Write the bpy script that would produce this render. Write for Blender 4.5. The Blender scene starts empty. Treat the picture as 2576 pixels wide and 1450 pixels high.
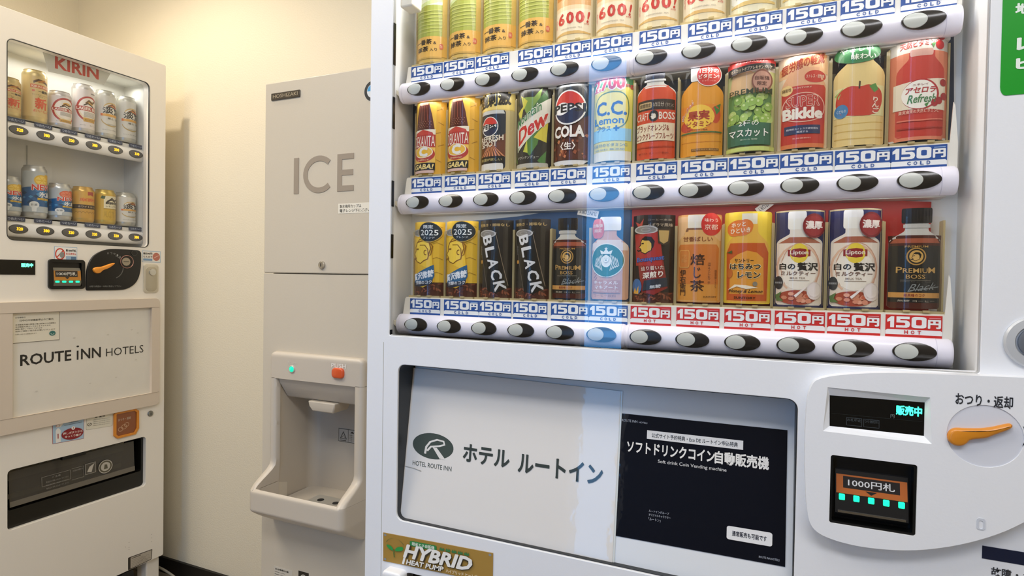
import bpy, bmesh, math, random
from math import sin, cos, pi, sqrt, atan2
from mathutils import Vector, Matrix, geometry

# ------------------------------------------------------------------ camera, world, light, exposure
SC = bpy.context.scene
COL = SC.collection
Z = 1.13                      # height of the right machine's lowest button row
F = 1450.0                    # focal length in pixels of the 2576 px wide frame
CAM = Vector((0.6031, -0.9320, 0.0913 + Z))
YAW, PITCH, ROLL = -0.4108, -0.0171, 0.0159
fw = Vector((sin(YAW) * cos(PITCH), cos(YAW) * cos(PITCH), sin(PITCH)))
rt0 = Vector((cos(YAW), -sin(YAW), 0)); up0 = rt0.cross(fw)
rt = cos(ROLL) * rt0 + sin(ROLL) * up0; up = -sin(ROLL) * rt0 + cos(ROLL) * up0
cd = bpy.data.cameras.new('camera'); cam = bpy.data.objects.new('camera', cd); COL.objects.link(cam)
cd.sensor_width = 36; cd.lens = F / 2576 * 36; cd.clip_start = 0.01
m = Matrix((rt, up, -fw)).transposed().to_4x4(); m.translation = CAM; cam.matrix_world = m
SC.camera = cam
SC.view_settings.view_transform = 'Standard'; SC.view_settings.look = 'None'
SC.view_settings.gamma = 1; SC.view_settings.use_curve_mapping = False
SC.view_settings.exposure = 0.0
CEIL = 2.7
WY = 0.65                     # back wall
world = bpy.data.worlds.new('world'); SC.world = world; world.use_nodes = True
world.node_tree.nodes['Background'].inputs[0].default_value = (1, .97, .92, 1)
world.node_tree.nodes['Background'].inputs[1].default_value = 0.3
def light(name, kind, loc, power, col, size=.1, rot=(0, 0, 0), size_y=None, spot=None):
    d = bpy.data.lights.new(name, kind); d.energy = power; d.color = col
    if kind == 'AREA':
        d.size = size
        if size_y: d.shape = 'RECTANGLE'; d.size_y = size_y
    else: d.shadow_soft_size = size
    if spot: d.spot_size = spot; d.spot_blend = .6
    o = bpy.data.objects.new(name, d); COL.objects.link(o); o.location = loc; o.rotation_euler = rot
    return o
light('downlight_lamp', 'SPOT', (-1.313, 0.0, CEIL - .03), 33, (1, .85, .66), .03, spot=2.5)
light('ceiling_light_lamp', 'AREA', (.95, -1.45, CEIL - .04), 32, (.97, .97, 1), 2.0, size_y=.5)
light('ceiling_light_lamp', 'AREA', (-1.15, -.95, CEIL - .04), 22, (1, .91, .78), .8, size_y=.5)
light('ceiling_light_lamp', 'AREA', (.2, -.7, CEIL - .04), 7, (1, .95, .88), .8, size_y=.5)

# ------------------------------------------------------------------ materials
def lin(h):
    if isinstance(h, str): c = [int(h[i:i + 2], 16) / 255 for i in (0, 2, 4)]
    else: c = h
    return tuple((x / 12.92 if x <= .04045 else ((x + .055) / 1.055) ** 2.4) for x in c)
MATS = {}
def mat(h, rough=.45, metal=0., bump=0., scale=60., var=0., coat=0., emis=0., name=None):
    k = (h, rough, metal, bump, scale, var, coat, emis)
    if k in MATS: return MATS[k]
    m = bpy.data.materials.new(name or 'paint_' + h); m.use_nodes = True
    nt = m.node_tree; b = nt.nodes['Principled BSDF']; c = (*lin(h), 1)
    b.inputs['Base Color'].default_value = c
    b.inputs['Roughness'].default_value = rough; b.inputs['Metallic'].default_value = metal
    b.inputs['Coat Weight'].default_value = coat
    if emis:
        b.inputs['Emission Color'].default_value = c; b.inputs['Emission Strength'].default_value = emis
    if bump or var:
        tc = nt.nodes.new('ShaderNodeTexCoord'); n = nt.nodes.new('ShaderNodeTexNoise')
        n.inputs['Scale'].default_value = scale; n.inputs['Detail'].default_value = 4
        nt.links.new(tc.outputs['Object'], n.inputs['Vector'])
        if bump:
            bp = nt.nodes.new('ShaderNodeBump'); bp.inputs['Strength'].default_value = bump; bp.inputs['Distance'].default_value = .002
            nt.links.new(n.outputs['Fac'], bp.inputs['Height']); nt.links.new(bp.outputs['Normal'], b.inputs['Normal'])
        if var:
            r = nt.nodes.new('ShaderNodeMapRange'); r.inputs[3].default_value = 1 - var; r.inputs[4].default_value = 1 + var
            mx = nt.nodes.new('ShaderNodeVectorMath'); mx.operation = 'SCALE'; mx.inputs[0].default_value = c[:3]
            nt.links.new(n.outputs['Fac'], r.inputs[0]); nt.links.new(r.outputs[0], mx.inputs['Scale']); nt.links.new(mx.outputs[0], b.inputs['Base Color'])
    MATS[k] = m
    return m
def glassy(name, tint='ffffff', ior=1.5, rough=0.0, haze=0., hazecol='ffffff', gain=1.):
    m = bpy.data.materials.new(name); m.use_nodes = True; nt = m.node_tree; nt.nodes.clear()
    out = nt.nodes.new('ShaderNodeOutputMaterial'); mx = nt.nodes.new('ShaderNodeMixShader')
    t = nt.nodes.new('ShaderNodeBsdfTransparent'); t.inputs[0].default_value = (*lin(tint), 1)
    g = nt.nodes.new('ShaderNodeBsdfGlossy'); g.inputs['Roughness'].default_value = rough
    # Schlick reflectance, the same from both sides of the thin sheet
    ge = nt.nodes.new('ShaderNodeNewGeometry'); dt = nt.nodes.new('ShaderNodeVectorMath'); dt.operation = 'DOT_PRODUCT'
    nt.links.new(ge.outputs['Incoming'], dt.inputs[0]); nt.links.new(ge.outputs['Normal'], dt.inputs[1])
    def mth(op, a, b=None):
        n = nt.nodes.new('ShaderNodeMath'); n.operation = op; n.use_clamp = op != 'ABSOLUTE'
        for i, q in enumerate((a, b)):
            if q is None: continue
            if isinstance(q, (int, float)): n.inputs[i].default_value = q
            else: nt.links.new(q, n.inputs[i])
        return n.outputs[0]
    F0 = ((ior - 1) / (ior + 1)) ** 2
    fr = mth('ADD', mth('MULTIPLY', mth('POWER', mth('SUBTRACT', 1., mth('ABSOLUTE', dt.outputs['Value'])), 5.), 1 - F0), F0)
    base = t
    if haze:
        d = nt.nodes.new('ShaderNodeBsdfDiffuse'); d.inputs[0].default_value = (*lin(hazecol), 1)
        m2 = nt.nodes.new('ShaderNodeMixShader'); m2.inputs[0].default_value = haze
        nt.links.new(t.outputs[0], m2.inputs[1]); nt.links.new(d.outputs[0], m2.inputs[2]); base = m2
    mu = nt.nodes.new('ShaderNodeMath'); mu.operation = 'MULTIPLY'; mu.inputs[1].default_value = gain; mu.use_clamp = True
    nt.links.new(fr, mu.inputs[0]); nt.links.new(mu.outputs[0], mx.inputs[0])
    nt.links.new(base.outputs[0], mx.inputs[1]); nt.links.new(g.outputs[0], mx.inputs[2])
    nt.links.new(mx.outputs[0], out.inputs[0])
    return m
GLASS = glassy('clear_glass', gain=1.5); GLASSB = glassy('clear_glass_rear', gain=0.); SLEEVE = glassy('clear_sleeve', 'fefdf8', 1.42, .06, gain=.6)
SMOKE = glassy('smoked_acrylic', 'a8a59c', 1.5, .05, .16, '9c968a')
FLANGE = glassy('aged_clear_plastic', 'efe6c0', 1.45, .1, .5, 'e6d3a0')
FILM = glassy('clear_film', 'fbfbfb', 1.5, .08, .04, 'ffffff', 1.4)
WHITE = mat('eceef2', .32, bump=.05, scale=300, var=.01, coat=.15, name='white_enamel')
WARMW = mat('ece6da', .38, bump=.05, scale=300, var=.015, coat=.1, name='warm_white_enamel')
RAILM = mat('f4f0fa', .3, coat=.2, name='white_plastic')
GREYW = mat('f0f0ec', .5, bump=.03, scale=200, name='grey_liner')
ICEM = mat('cec4b2', .42, bump=.06, scale=250, var=.02, name='taupe_enamel')
BLACK = mat('050606', .35); DARK = mat('1d1d1d', .5); CHROME = mat('c9c9c6', .2, 1.)
STEEL = mat('b9b2a4', .35, .8)

# ------------------------------------------------------------------ mesh helpers
class Face:
    """a machine front: u to the right, v up, w out of the front, from the plane of its buttons"""
    def __init__(s, kind, off): s.kind, s.off = kind, off
    def __call__(s, u, v, w=0.):
        return Vector((u, s.off - w, v + Z)) if s.kind == 'y' else Vector((s.off + w, u, v + Z))
    def at(s, px, py, w=0.):
        d = fw + (px - 1288) / F * rt - (py - 725) / F * up
        if s.kind == 'y': p = CAM + d * ((s.off - w - CAM.y) / d.y); return (p.x, p.z - Z)
        p = CAM + d * ((s.off + w - CAM.x) / d.x); return (p.y, p.z - Z)
    def box(s, a, b, w=0.):
        (u0, v1), (u1, v0) = s.at(*a, w), s.at(*b, w)
        return u0, u1, v0, v1
R = Face('y', 0.0); LM = Face('x', -1.4978); IC = Face('y', 0.2)
ROOTS = {}
def empty(name, loc):
    o = bpy.data.objects.new(name, None); COL.objects.link(o); o.location = loc; o.empty_display_size = .05
    ROOTS[o] = Vector(loc); return o
def tag(o, label=None, cat=None, group=None, kind=None):
    if label: o['label'] = label
    if cat: o['category'] = cat
    if group: o['group'] = group
    if kind: o['kind'] = kind
    return o
def link(name, me, mats, parent=None, loc=None, smooth=None, label=None):
    """me holds world coordinates"""
    base = Vector(loc) if loc is not None else (ROOTS[parent] if parent in ROOTS else Vector((0, 0, 0)))
    me.transform(Matrix.Translation(-base))
    for mm in (mats if isinstance(mats, (list, tuple)) else [mats]): me.materials.append(mm)
    if smooth is not None:
        for p in me.polygons: p.use_smooth = True
        me.set_sharp_from_angle(angle=smooth)
    o = bpy.data.objects.new(name, me); COL.objects.link(o)
    if parent is not None:
        o.parent = parent
        ROOTS[o] = base                       # children of this part share the same origin
        if loc is not None and parent in ROOTS: o.location = base - ROOTS[parent]
    else: o.location = base; ROOTS[o] = base
    if label: o['label'] = label
    return o
def mesh_from(verts, faces, mi=None):
    me = bpy.data.meshes.new('m'); me.from_pydata([tuple(v) for v in verts], [], faces)
    if mi: me.polygons.foreach_set('material_index', mi)
    me.update(); return me
class G:
    """collects closed solids into one mesh, each with a material index"""
    def __init__(s): s.v, s.f, s.m = [], [], []
    def add(s, v, f, mi=0):
        n = len(s.v); s.v += [Vector(x) for x in v]; s.f += [tuple(i + n for i in q) for q in f]; s.m += [mi] * len(f); return s
    def box(s, fc, u0, u1, v0, v1, w0, w1, mi=0):
        return s.prism(fc, [(u0, v0), (u1, v0), (u1, v1), (u0, v1)], w0, w1, mi)
    def prism(s, fc, pts, w0, w1, mi=0, cham=0.):
        """outline (u,v) raised from w0 to w1, front edge chamfered"""
        n = len(pts); cap = [tuple(t) for t in geometry.tessellate_polygon([[Vector((p[0], p[1], 0)) for p in pts]])]
        rings = [(pts, w0), (pts, w1 - cham)] if cham else [(pts, w0), (pts, w1)]
        if cham:
            rings.append((inset(pts, cham * .35), w1 - cham * .3)); rings.append((inset(pts, cham), w1))
        v = []
        for q, w in rings: v += [fc(a, b, w) for a, b in q]
        f = []
        for k in range(len(rings) - 1):
            for i in range(n): j = (i + 1) % n; f.append((k * n + i, k * n + j, (k + 1) * n + j, (k + 1) * n + i))
        f += [tuple(i + (len(rings) - 1) * n for i in t) for t in cap] + [tuple(reversed(t)) for t in cap]
        return s.add(v, f, mi)
    def frame(s, fc, outer, holes, w0, w1, mi=0):
        loops = [outer] + holes
        cap = geometry.tessellate_polygon([[Vector((p[0], p[1], 0)) for p in l] for l in loops])
        flat = [p for l in loops for p in l]; n = len(flat)
        v = [fc(a, b, w1) for a, b in flat] + [fc(a, b, w0) for a, b in flat]
        f = [tuple(t) for t in cap] + [tuple(i + n for i in reversed(t)) for t in cap]
        o = 0
        for l in loops:
            k = len(l)
            for i in range(k): j = (i + 1) % k; f.append((o + i, o + j, o + j + n, o + i + n))
            o += k
        return s.add(v, f, mi)
    def loft(s, rings, mi=0, closed=True, caps=True):
        n = len(rings[0]); v = [p for r_ in rings for p in r_]; f = []
        for k in range(len(rings) - 1):
            for i in range(n if closed else n - 1):
                j = (i + 1) % n; f.append((k * n + i, k * n + j, (k + 1) * n + j, (k + 1) * n + i))
        if caps and closed:
            f.append(tuple(reversed(range(n)))); f.append(tuple(range((len(rings) - 1) * n, len(rings) * n)))
        return s.add(v, f, mi)
    def mesh(s):
        me = mesh_from(s.v, s.f, s.m); bm = bmesh.new(); bm.from_mesh(me)
        bmesh.ops.recalc_face_normals(bm, faces=bm.faces); bm.to_mesh(me); bm.free(); return me
def inset(pts, d):
    n = len(pts); area = sum(pts[i][0] * pts[(i + 1) % n][1] - pts[(i + 1) % n][0] * pts[i][1] for i in range(n)); sg = 1 if area > 0 else -1
    out = []
    for i in range(n):
        p0, p, p1 = Vector(pts[i - 1]), Vector(pts[i]), Vector(pts[(i + 1) % n])
        a = (p - p0).normalized(); b = (p1 - p).normalized()
        n1 = Vector((-a.y, a.x)) * sg; n2 = Vector((-b.y, b.x)) * sg; t = (n1 + n2)
        t = t.normalized() if t.length > 1e-6 else n1
        q = p + t * (d / max(.5, t.dot(n1))); out.append((q.x, q.y))
    return out
def rrect(u0, u1, v0, v1, r, n=6):
    r = min(r, (u1 - u0) * .499, (v1 - v0) * .499); o = []
    for cx, cy, a in ((u1 - r, v0 + r, -pi / 2), (u1 - r, v1 - r, 0), (u0 + r, v1 - r, pi / 2), (u0 + r, v0 + r, pi)):
        for i in range(n + 1): t = a + i * pi / 2 / n; o.append((cx + r * cos(t), cy + r * sin(t)))
    return o
def ell(cx, cy, rx, ry, n=28, a0=0): return [(cx + rx * cos(a0 + 2 * pi * i / n), cy + ry * sin(a0 + 2 * pi * i / n)) for i in range(n)]
def smooth_poly(pts, it=2):
    for _ in range(it):
        q = []
        for i in range(len(pts)):
            a, b = pts[i], pts[(i + 1) % len(pts)]
            q += [(a[0] * .75 + b[0] * .25, a[1] * .75 + b[1] * .25), (a[0] * .25 + b[0] * .75, a[1] * .25 + b[1] * .75)]
        pts = q
    return pts
def bevel(o, w=.002, seg=2, ang=35):
    b = o.modifiers.new('bevel', 'BEVEL'); b.width = w; b.segments = seg; b.limit_method = 'ANGLE'; b.angle_limit = math.radians(ang)
    for p in o.data.polygons: p.use_smooth = True
    o.data.set_sharp_from_angle(angle=math.radians(38)); return o
TXT = {}
def text2d(s, b=0., sh=0.):
    k = (s, b, sh)
    if k not in TXT:
        c = bpy.data.curves.new('t', 'FONT'); c.body = s; c.resolution_u = 2; c.fill_mode = 'FRONT'; ex = max(0, b - .006); c.offset = min(b, .006); c.shear = sh; c.space_line = .95; c.align_x = 'CENTER'
        o = bpy.data.objects.new('t', c); me = bpy.data.meshes.new_from_object(o)
        v = [(p.co.x, p.co.y) for p in me.vertices]; f = [tuple(p.vertices) for p in me.polygons]
        if ex > 0:
            n0 = len(v); bv, bf = list(v), list(f); v, f, zz = [], [], []
            for j in range(7 if n0 > 260 else 9):
                a_ = 2 * pi * j / (6 if n0 > 260 else 8); dx, dy = (0, 0) if j == 0 else (ex * cos(a_), ex * sin(a_))
                v += [(x + dx, y + dy) for x, y in bv]; zz += [.1 * j] * n0; f += [tuple(q + j * n0 for q in t) for t in bf]
        if ex <= 0: zz = [0.] * len(v)
        bpy.data.objects.remove(o); bpy.data.curves.remove(c); bpy.data.meshes.remove(me)
        xs = [p[0] for p in v]; ys = [p[1] for p in v]; x0, x1, y0, y1 = min(xs), max(xs), min(ys), max(ys)
        TXT[k] = ([((x - x0) / (x1 - x0), (y - y0) / max(1e-6, y1 - y0), z_) for (x, y), z_ in zip(v, zz)], f)
    return TXT[k]
def laminated(h):
    k = ('lam', h)
    if k in MATS: return MATS[k]
    m = mat(h, .5, bump=.0, coat=.0).copy(); m.name = 'laminated_' + h; nt = m.node_tree; b = nt.nodes['Principled BSDF']
    b.inputs['Coat Weight'].default_value = .55; b.inputs['Specular IOR Level'].default_value = .1; b.inputs['Coat Roughness'].default_value = .03
    tc = nt.nodes.new('ShaderNodeTexCoord'); n = nt.nodes.new('ShaderNodeTexNoise'); n.inputs['Scale'].default_value = 24; n.inputs['Detail'].default_value = 3
    bp = nt.nodes.new('ShaderNodeBump'); bp.inputs['Strength'].default_value = .3; bp.inputs['Distance'].default_value = .001
    nt.links.new(tc.outputs['Object'], n.inputs['Vector']); nt.links.new(n.outputs['Fac'], bp.inputs['Height']); nt.links.new(bp.outputs['Normal'], b.inputs['Coat Normal'])
    MATS[k] = m; return m
class Print:
    """flat print: each shape lies one hair above the one before"""
    def __init__(s): s.it = []; s.lay = 0
    def raw(s, v, f, c): s.it.append((v, f, c, s.lay)); s.lay += 1; return s
    def P(s, pts, c):
        f = [tuple(t) for t in geometry.tessellate_polygon([[Vector((p[0], p[1], 0)) for p in pts]])]
        return s.raw(list(pts), f, c)
    def Rc(s, x0, x1, y0, y1, c): return s.P([(x0, y0), (x1, y0), (x1, y1), (x0, y1)], c)
    def RR(s, x0, x1, y0, y1, r, c): return s.P(rrect(x0, x1, y0, y1, r, 4), c)
    def E(s, cx, cy, rx, ry, c, n=28): return s.P(ell(cx, cy, rx, ry, n), c)
    def T(s, t, x0, x1, y0, y1, c, b=.012, sh=0., rot=0., vert=False, asp=1., slope=0.):
        v, f = text2d('\n'.join(t) if vert else t, b, sh)
        cx, cy = (x0 + x1) / 2, (y0 + y1) / 2; hx, hy = (x1 - x0), (y1 - y0); o = []
        for a, q, z_ in v:
            x = (a - .5) * hx; y = (q - .5) * hy + slope * (a - .5) * hy
            if rot: x, y = (x * cos(rot) - y * asp * sin(rot)), (x * sin(rot) / asp + y * cos(rot))
            o.append((cx + x, cy + y, z_))
        return s.raw(o, f, c)
    def L(s, pts, w, c, asp=1.):
        n = len(pts); a = []; b_ = []
        for i in range(n):
            p, q = Vector(pts[max(0, i - 1)]), Vector(pts[min(n - 1, i + 1)]); d = q - p; d.y *= asp; d.normalize()
            nx, ny = -d.y * w / 2, d.x * w / 2 / asp; a.append((pts[i][0] + nx, pts[i][1] + ny)); b_.append((pts[i][0] - nx, pts[i][1] - ny))
        return s.raw(a + b_, [(i, i + 1, n + i + 1, n + i) for i in range(n - 1)], c)
    def arc(s, cx, cy, rx, ry, a0, a1, w, c, asp=1., n=14):
        return s.L([(cx + rx * cos(math.radians(a0 + (a1 - a0) * i / n)), cy + ry * sin(math.radians(a0 + (a1 - a0) * i / n))) for i in range(n + 1)], w, c, asp)
    def build(s, fn, cuts=0, ximg=(0, 1), back=0., solid=1, rough=.4, coat=.0):
        """fn(u,v,layer) -> world point; the first `solid` shapes get a real thickness `back` (in layers)"""
        g = G(); cols = []
        for n_, (v, f, c, lay) in enumerate(s.it):
            bm = bmesh.new(); vs = [bm.verts.new((p[0], p[1], p[2] if len(p) > 2 else 0)) for p in v]
            for q in f:
                try: bm.faces.new([vs[i] for i in q])
                except ValueError: pass
            if cuts:
                for k in range(1, cuts):
                    x = ximg[0] + (ximg[1] - ximg[0]) * k / cuts
                    bmesh.ops.bisect_plane(bm, geom=bm.verts[:] + bm.edges[:] + bm.faces[:], plane_co=(x, 0, 0), plane_no=(1, 0, 0))
            bm.verts.ensure_lookup_table(); bm.verts.index_update()
            if c not in cols: cols.append(c)
            mi = cols.index(c)
            vv = [(p.co.x, p.co.y, p.co.z) for p in bm.verts]; ff = [tuple(p.index for p in q.verts) for q in bm.faces]
            W_ = [fn(a, b, lay + z_) for a, b, z_ in vv]
            if n_ < solid and back:
                N = len(vv); W2 = [fn(a, b, lay - back) for a, b, z_ in vv]
                sides = [(e.verts[0].index, e.verts[1].index, e.verts[1].index + N, e.verts[0].index + N) for e in bm.edges if len(e.link_faces) == 1]
                g.add(W_ + W2, ff + [tuple(i + N for i in reversed(q)) for q in ff] + sides, mi)
            else: g.add(W_, ff, mi)
            bm.free()
        return mesh_from(g.v, g.f, g.m), [c if not isinstance(c, str) else mat(c, rough, coat=coat) for c in cols]
def flat(fc, w, e=.00012):
    return lambda u, v, l: fc(u, v, w + e * l)
def rectmap(fc, u0, u1, v0, v1, w, e=.00012, slant=0.):
    return lambda u, v, l: fc(u0 + (u1 - u0) * u + slant * v, v0 + (v1 - v0) * v, w + e * l)
def quadmap(fc, q, w, e=.00012):
    """q = bottom-left, bottom-right, top-right, top-left"""
    def fn(u, v, l):
        a = [(1 - u) * (1 - v), u * (1 - v), u * v, (1 - u) * v]
        return fc(sum(a[i] * q[i][0] for i in range(4)), sum(a[i] * q[i][1] for i in range(4)), w + e * l)
    return fn
def panel_part(name, fc, pr, fn, parent, rough=.4, back=4, label=None, coat=0.):
    me, ms = pr.build(fn, back=back, rough=rough, coat=coat)
    return link(name, me, ms, parent, label=label)
def lathe(g, origin, prof, n=32, mi=0, arc=2 * pi, a0=0.):
    rings = []
    for r_, z_ in prof: rings.append([origin + Vector((r_ * cos(a0 + arc * i / n), r_ * sin(a0 + arc * i / n), z_)) for i in range(n)])
    f = []; N = n
    v = [p for q in rings for p in q]
    for k in range(len(rings) - 1):
        for i in range(N): j = (i + 1) % N; f.append((k * N + i, k * N + j, (k + 1) * N + j, (k + 1) * N + i))
    f.append(tuple(reversed(range(N)))); f.append(tuple(range((len(rings) - 1) * N, len(rings) * N)))
    g.add(v, f, mi)
def tube(pts, rad, n=8):
    rings = []
    for i, p in enumerate(pts):
        d = (pts[min(i + 1, len(pts) - 1)] - pts[max(i - 1, 0)]).normalized()
        a = d.cross(Vector((0, 0, 1))); a = a.normalized() if a.length > .01 else Vector((1, 0, 0)); b = d.cross(a)
        rings.append([p + a * rad * cos(2 * pi * k / n) + b * rad * sin(2 * pi * k / n) for k in range(n)])
    return rings

# ------------------------------------------------------------------ the room
def wbox(x0, x1, y0, y1, z0, z1):
    g = G(); v = [(x, y, z) for x in (x0, x1) for y in (y0, y1) for z in (z0, z1)]
    g.add(v, [(0, 1, 3, 2), (4, 6, 7, 5), (0, 4, 5, 1), (2, 3, 7, 6), (0, 2, 6, 4), (1, 5, 7, 3)]); return g.mesh()
def structure(name, me, m_): return tag(link(name, me, m_), kind='structure')
WALLM = mat('efe6cf', .75, bump=.35, scale=180, var=.015, name='cream_wallpaper')
FX, BY = 2.3, -2.0
LX = -2.2
structure('floor', wbox(LX - .1, FX + .1, BY - .1, WY + .1, -.05, 0), mat('8f8474', .5, bump=.1, scale=40, var=.06, name='floor_vinyl'))
structure('ceiling', wbox(LX - .1, FX + .1, BY - .1, WY + .1, CEIL, CEIL + .05), mat('f0ece2', .8, bump=.2, scale=120, name='ceiling_paper'))
structure('wall_back', wbox(LX - .1, FX + .1, WY, WY + .1, 0, CEIL), WALLM)
structure('wall_left', wbox(LX - .1, LX, BY - .1, WY, 0, CEIL), WALLM)
structure('wall_right', wbox(FX, FX + .1, BY - .1, WY, 0, CEIL), WALLM)
# wall behind the camera with the tall narrow bluish window that the machine glass mirrors
wx0, wx1 = -.245, -.035
wf = Face('y', BY)
g = G(); g.add(*(lambda me: ([v.co.copy() for v in me.vertices], [tuple(p.vertices) for p in me.polygons]))(wbox(LX - .1, wx0, BY - .1, BY, 0, CEIL)))
g.add(*(lambda me: ([v.co.copy() for v in me.vertices], [tuple(p.vertices) for p in me.polygons]))(wbox(wx1, FX + .1, BY - .1, BY, 0, CEIL)))
g.add(*(lambda me: ([v.co.copy() for v in me.vertices], [tuple(p.vertices) for p in me.polygons]))(wbox(wx0, wx1, BY - .1, BY, 2.38, CEIL)))
structure('wall_front', g.mesh(), mat('6a6256', .6, bump=.1, scale=90, name='corridor_wall'))
win = structure('window_1', wbox(wx0, wx1, BY - .07, BY - .06, .2, 2.38), mat('62adf6', .4, emis=6.8, name='bright_blue_dusk_window'))
tag(win)
g = G()
for a, b, c, d in ((wx0 - .03, wx0, .17, 2.41), (wx1, wx1 + .03, .17, 2.41), (wx0, wx1, 2.38, 2.41), (wx0, wx1, .17, .2)):
    me = wbox(a, b, BY, BY + .012, c, d); g.add([v.co.copy() for v in me.vertices], [tuple(p.vertices) for p in me.polygons])
structure('trim_1', g.mesh(), mat('d8d8d8', .4))
structure('wall_front_sill', wbox(wx0, wx1, BY - .1, BY, 0, .2), WALLM).name = 'trim_2'
structure('baseboard_back', wbox(LX, FX, WY - .01, WY, 0, .062), mat('1a1714', .5, name='dark_baseboard'))
structure('baseboard_left', wbox(LX, LX + .01, BY, WY - .01, 0, .062), mat('1a1714', .5, name='dark_baseboard'))

# ------------------------------------------------------------------ RIGHT MACHINE
FW = .055                                     # door front, out from the buttons
rm = empty('vending_machine', (.5, .3, 0))
tag(rm, 'large white drink vending machine with three rows of cans and bottles, at right', 'vending machine', 'vending machines')
U0, U1 = -.0715, 1.17
BOT, TOP = -Z + .07, .80
WIN = rrect(-.0235, .8495, -.0175, .72, .004, 3)
SGN = rrect(*[R.box((1003, 920), (2006, 1180), FW)[i] for i in (0, 1)], -.352, R.at(1003, 920, FW)[1], .016)
SG0, SG1 = R.at(1001, 920, FW)[0], R.at(2008, 1000, FW)[0]
SV1 = R.at(1003, 917, FW)[1]; SV0 = R.at(1600, 1440, FW)[1]
SGN = rrect(SG0, SG1, SV0, SV1, .014)
PK = rrect(R.at(1010, 1440, FW)[0], .60, -.80, R.at(1100, 1452, FW)[1] - .006, .02)
g = G(); g.frame(R, rrect(U0, U1, BOT, TOP, .012, 4), [WIN, SGN, PK], .046, FW)
body = bevel(link('door', g.mesh(), WHITE, rm), .003, 3)
g = G()                                        # carcass behind the door with the lit cavity left open
g.box(R, U0 + .004, -.0585, BOT, TOP, -.60, .0455); g.box(R, .858, U1 - .004, BOT, TOP, -.60, .0455)
g.box(R, -.0585, .858, BOT, -.038, -.60, -.03); g.box(R, -.0585, .858, .73, TOP, -.60, .0455); g.box(R, -.0585, .858, -.038, .73, -.60, -.072)
g.box(R, -.0585, SG0 - .02, BOT, -.042, -.03, .018); g.box(R, SG1 + .02, .858, BOT, -.042, -.03, .018)
link('cabinet', g.mesh(), WHITE, rm)
g = G()
for u in (U0 + .06, U1 - .06):
    for w in (-.02, -.5): g = G(); lathe(g, R(u, -Z, w), [(.03, 0), (.03, .012), (.012, .014), (.012, .08)], 16); link('leveling_foot', g.mesh(), DARK, rm)
# interior liner
g = G()
g.box(R, -.0585, .858, -.03, .73, -.072, -.066)
g.box(R, -.0585, -.0565, -.03, .73, -.066, .0455); g.box(R, .852, .858, -.03, .73, -.066, .0455)
g.box(R, -.0565, .852, -.036, -.027, -.066, .0415, 1)
link('display_liner', g.mesh(), [GREYW, mat('121315', .6)], rm)
# seam in the door next to the left edge
g = G(); su = R.at(963, 1000, FW)[0]; g.box(R, su, su + .0012, BOT + .01, -.03, FW - .001, FW + .0002)
link('door_seam', g.mesh(), mat('b9b7b0', .6), rm)
# black gasket slots along the left edge of the window
g = G(); g.frame(R, inset(WIN, .0002), [inset(WIN, .0010)], .0462, FW - .003); link('window_gasket', g.mesh(), mat('bdbdbb', .5), rm)
g = G(); g.frame(R, inset(SGN, .0002), [inset(SGN, .0014)], .0, FW - .004); link('window_gasket', g.mesh(), mat('26282a', .4), rm)
for ya, yb in ((60, 165), (245, 325), (455, 520), (590, 650), (830, 850)):
    v1 = R.at(986, ya, .05)[1]; v0 = R.at(984, yb, .05)[1]; g = G(); g.box(R, -.0226, -.0217, v0, v1, .0465, .053); link('gasket_slot', g.mesh(), BLACK, rm)
ROWS = [.4464, .2322, 0.]
P_ = .072
# backboards
def px_poly(fc, pts, w): return [fc.at(x, y, w) for x, y in pts]
g = G(); g.prism(R, px_poly(R, [(1035, 470), (1035, 225), (2400, 60), (2400, 400)], -.064)[::-1], -.066, -.0645, 0)
link('navy_backboard', g.mesh(), mat('1f2f4a', .5), rm, label='navy board behind the middle row')
g = G()
g.prism(R, px_poly(R, [(1190, 556), (1300, 545), (1440, 524), (1592, 514), (1592, 790), (1190, 780)], -.062)[::-1], -.066, -.062, 0)
link('blue_backboard', g.mesh(), mat('1b4f80', .45), rm, label='blue board behind the bottom row')
g = G(); g.prism(R, px_poly(R, [(1590, 519), (1760, 511), (1960, 502), (2100, 500), (2343, 508), (2335, 800), (1590, 790)], -.06)[::-1], -.066, -.060, 0)
link('red_backboard', g.mesh(), mat('b3261c', .45), rm, label='red board behind the hot drinks')
for (x0, y0), (x1, y1), hh, s_, up_ in (((1452, 556), (1503, 536), 20, 'SUNTORY', 1), ((1912, 541), (1956, 508), 22, 'SUNTORY', 1), ((1572, 214), (1626, 194), 24, 'SUNTORY', 0)):
    a = R.at(x0, y0, -.05); b = R.at(x1, y1, -.05); pr = Print(); h_ = .0125
    if up_ and x0 < 1800: a = R.at(1452, 540, -.05); b = R.at(1503, 550, -.05)
    dx, dy = b[0] - a[0], b[1] - a[1]; l_ = sqrt(dx * dx + dy * dy); nx, ny = -dy / l_ * h_, dx / l_ * h_
    pr.Rc(0, 1, 0, 1, 'e7e2da'); pr.T(s_, .08, .92, .25, .78, '46484c', rot=pi if up_ else 0, b=.005)
    me, ms = pr.build(quadmap(R, [a, b, (b[0] + nx, b[1] + ny), (a[0] + nx, a[1] + ny)], -.05), back=4)
    link('backboard_label', me, ms, rm)
# can chutes seen between the products of the middle row
g = G()
for k in range(12):
    for du in (-.030, .033): g = G(); g.box(R, k * P_ + du, k * P_ + du + .006, .275, .405, -.064, -.056); link('chute_strip', g.mesh(), mat('8d8a78', .5), rm)
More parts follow.
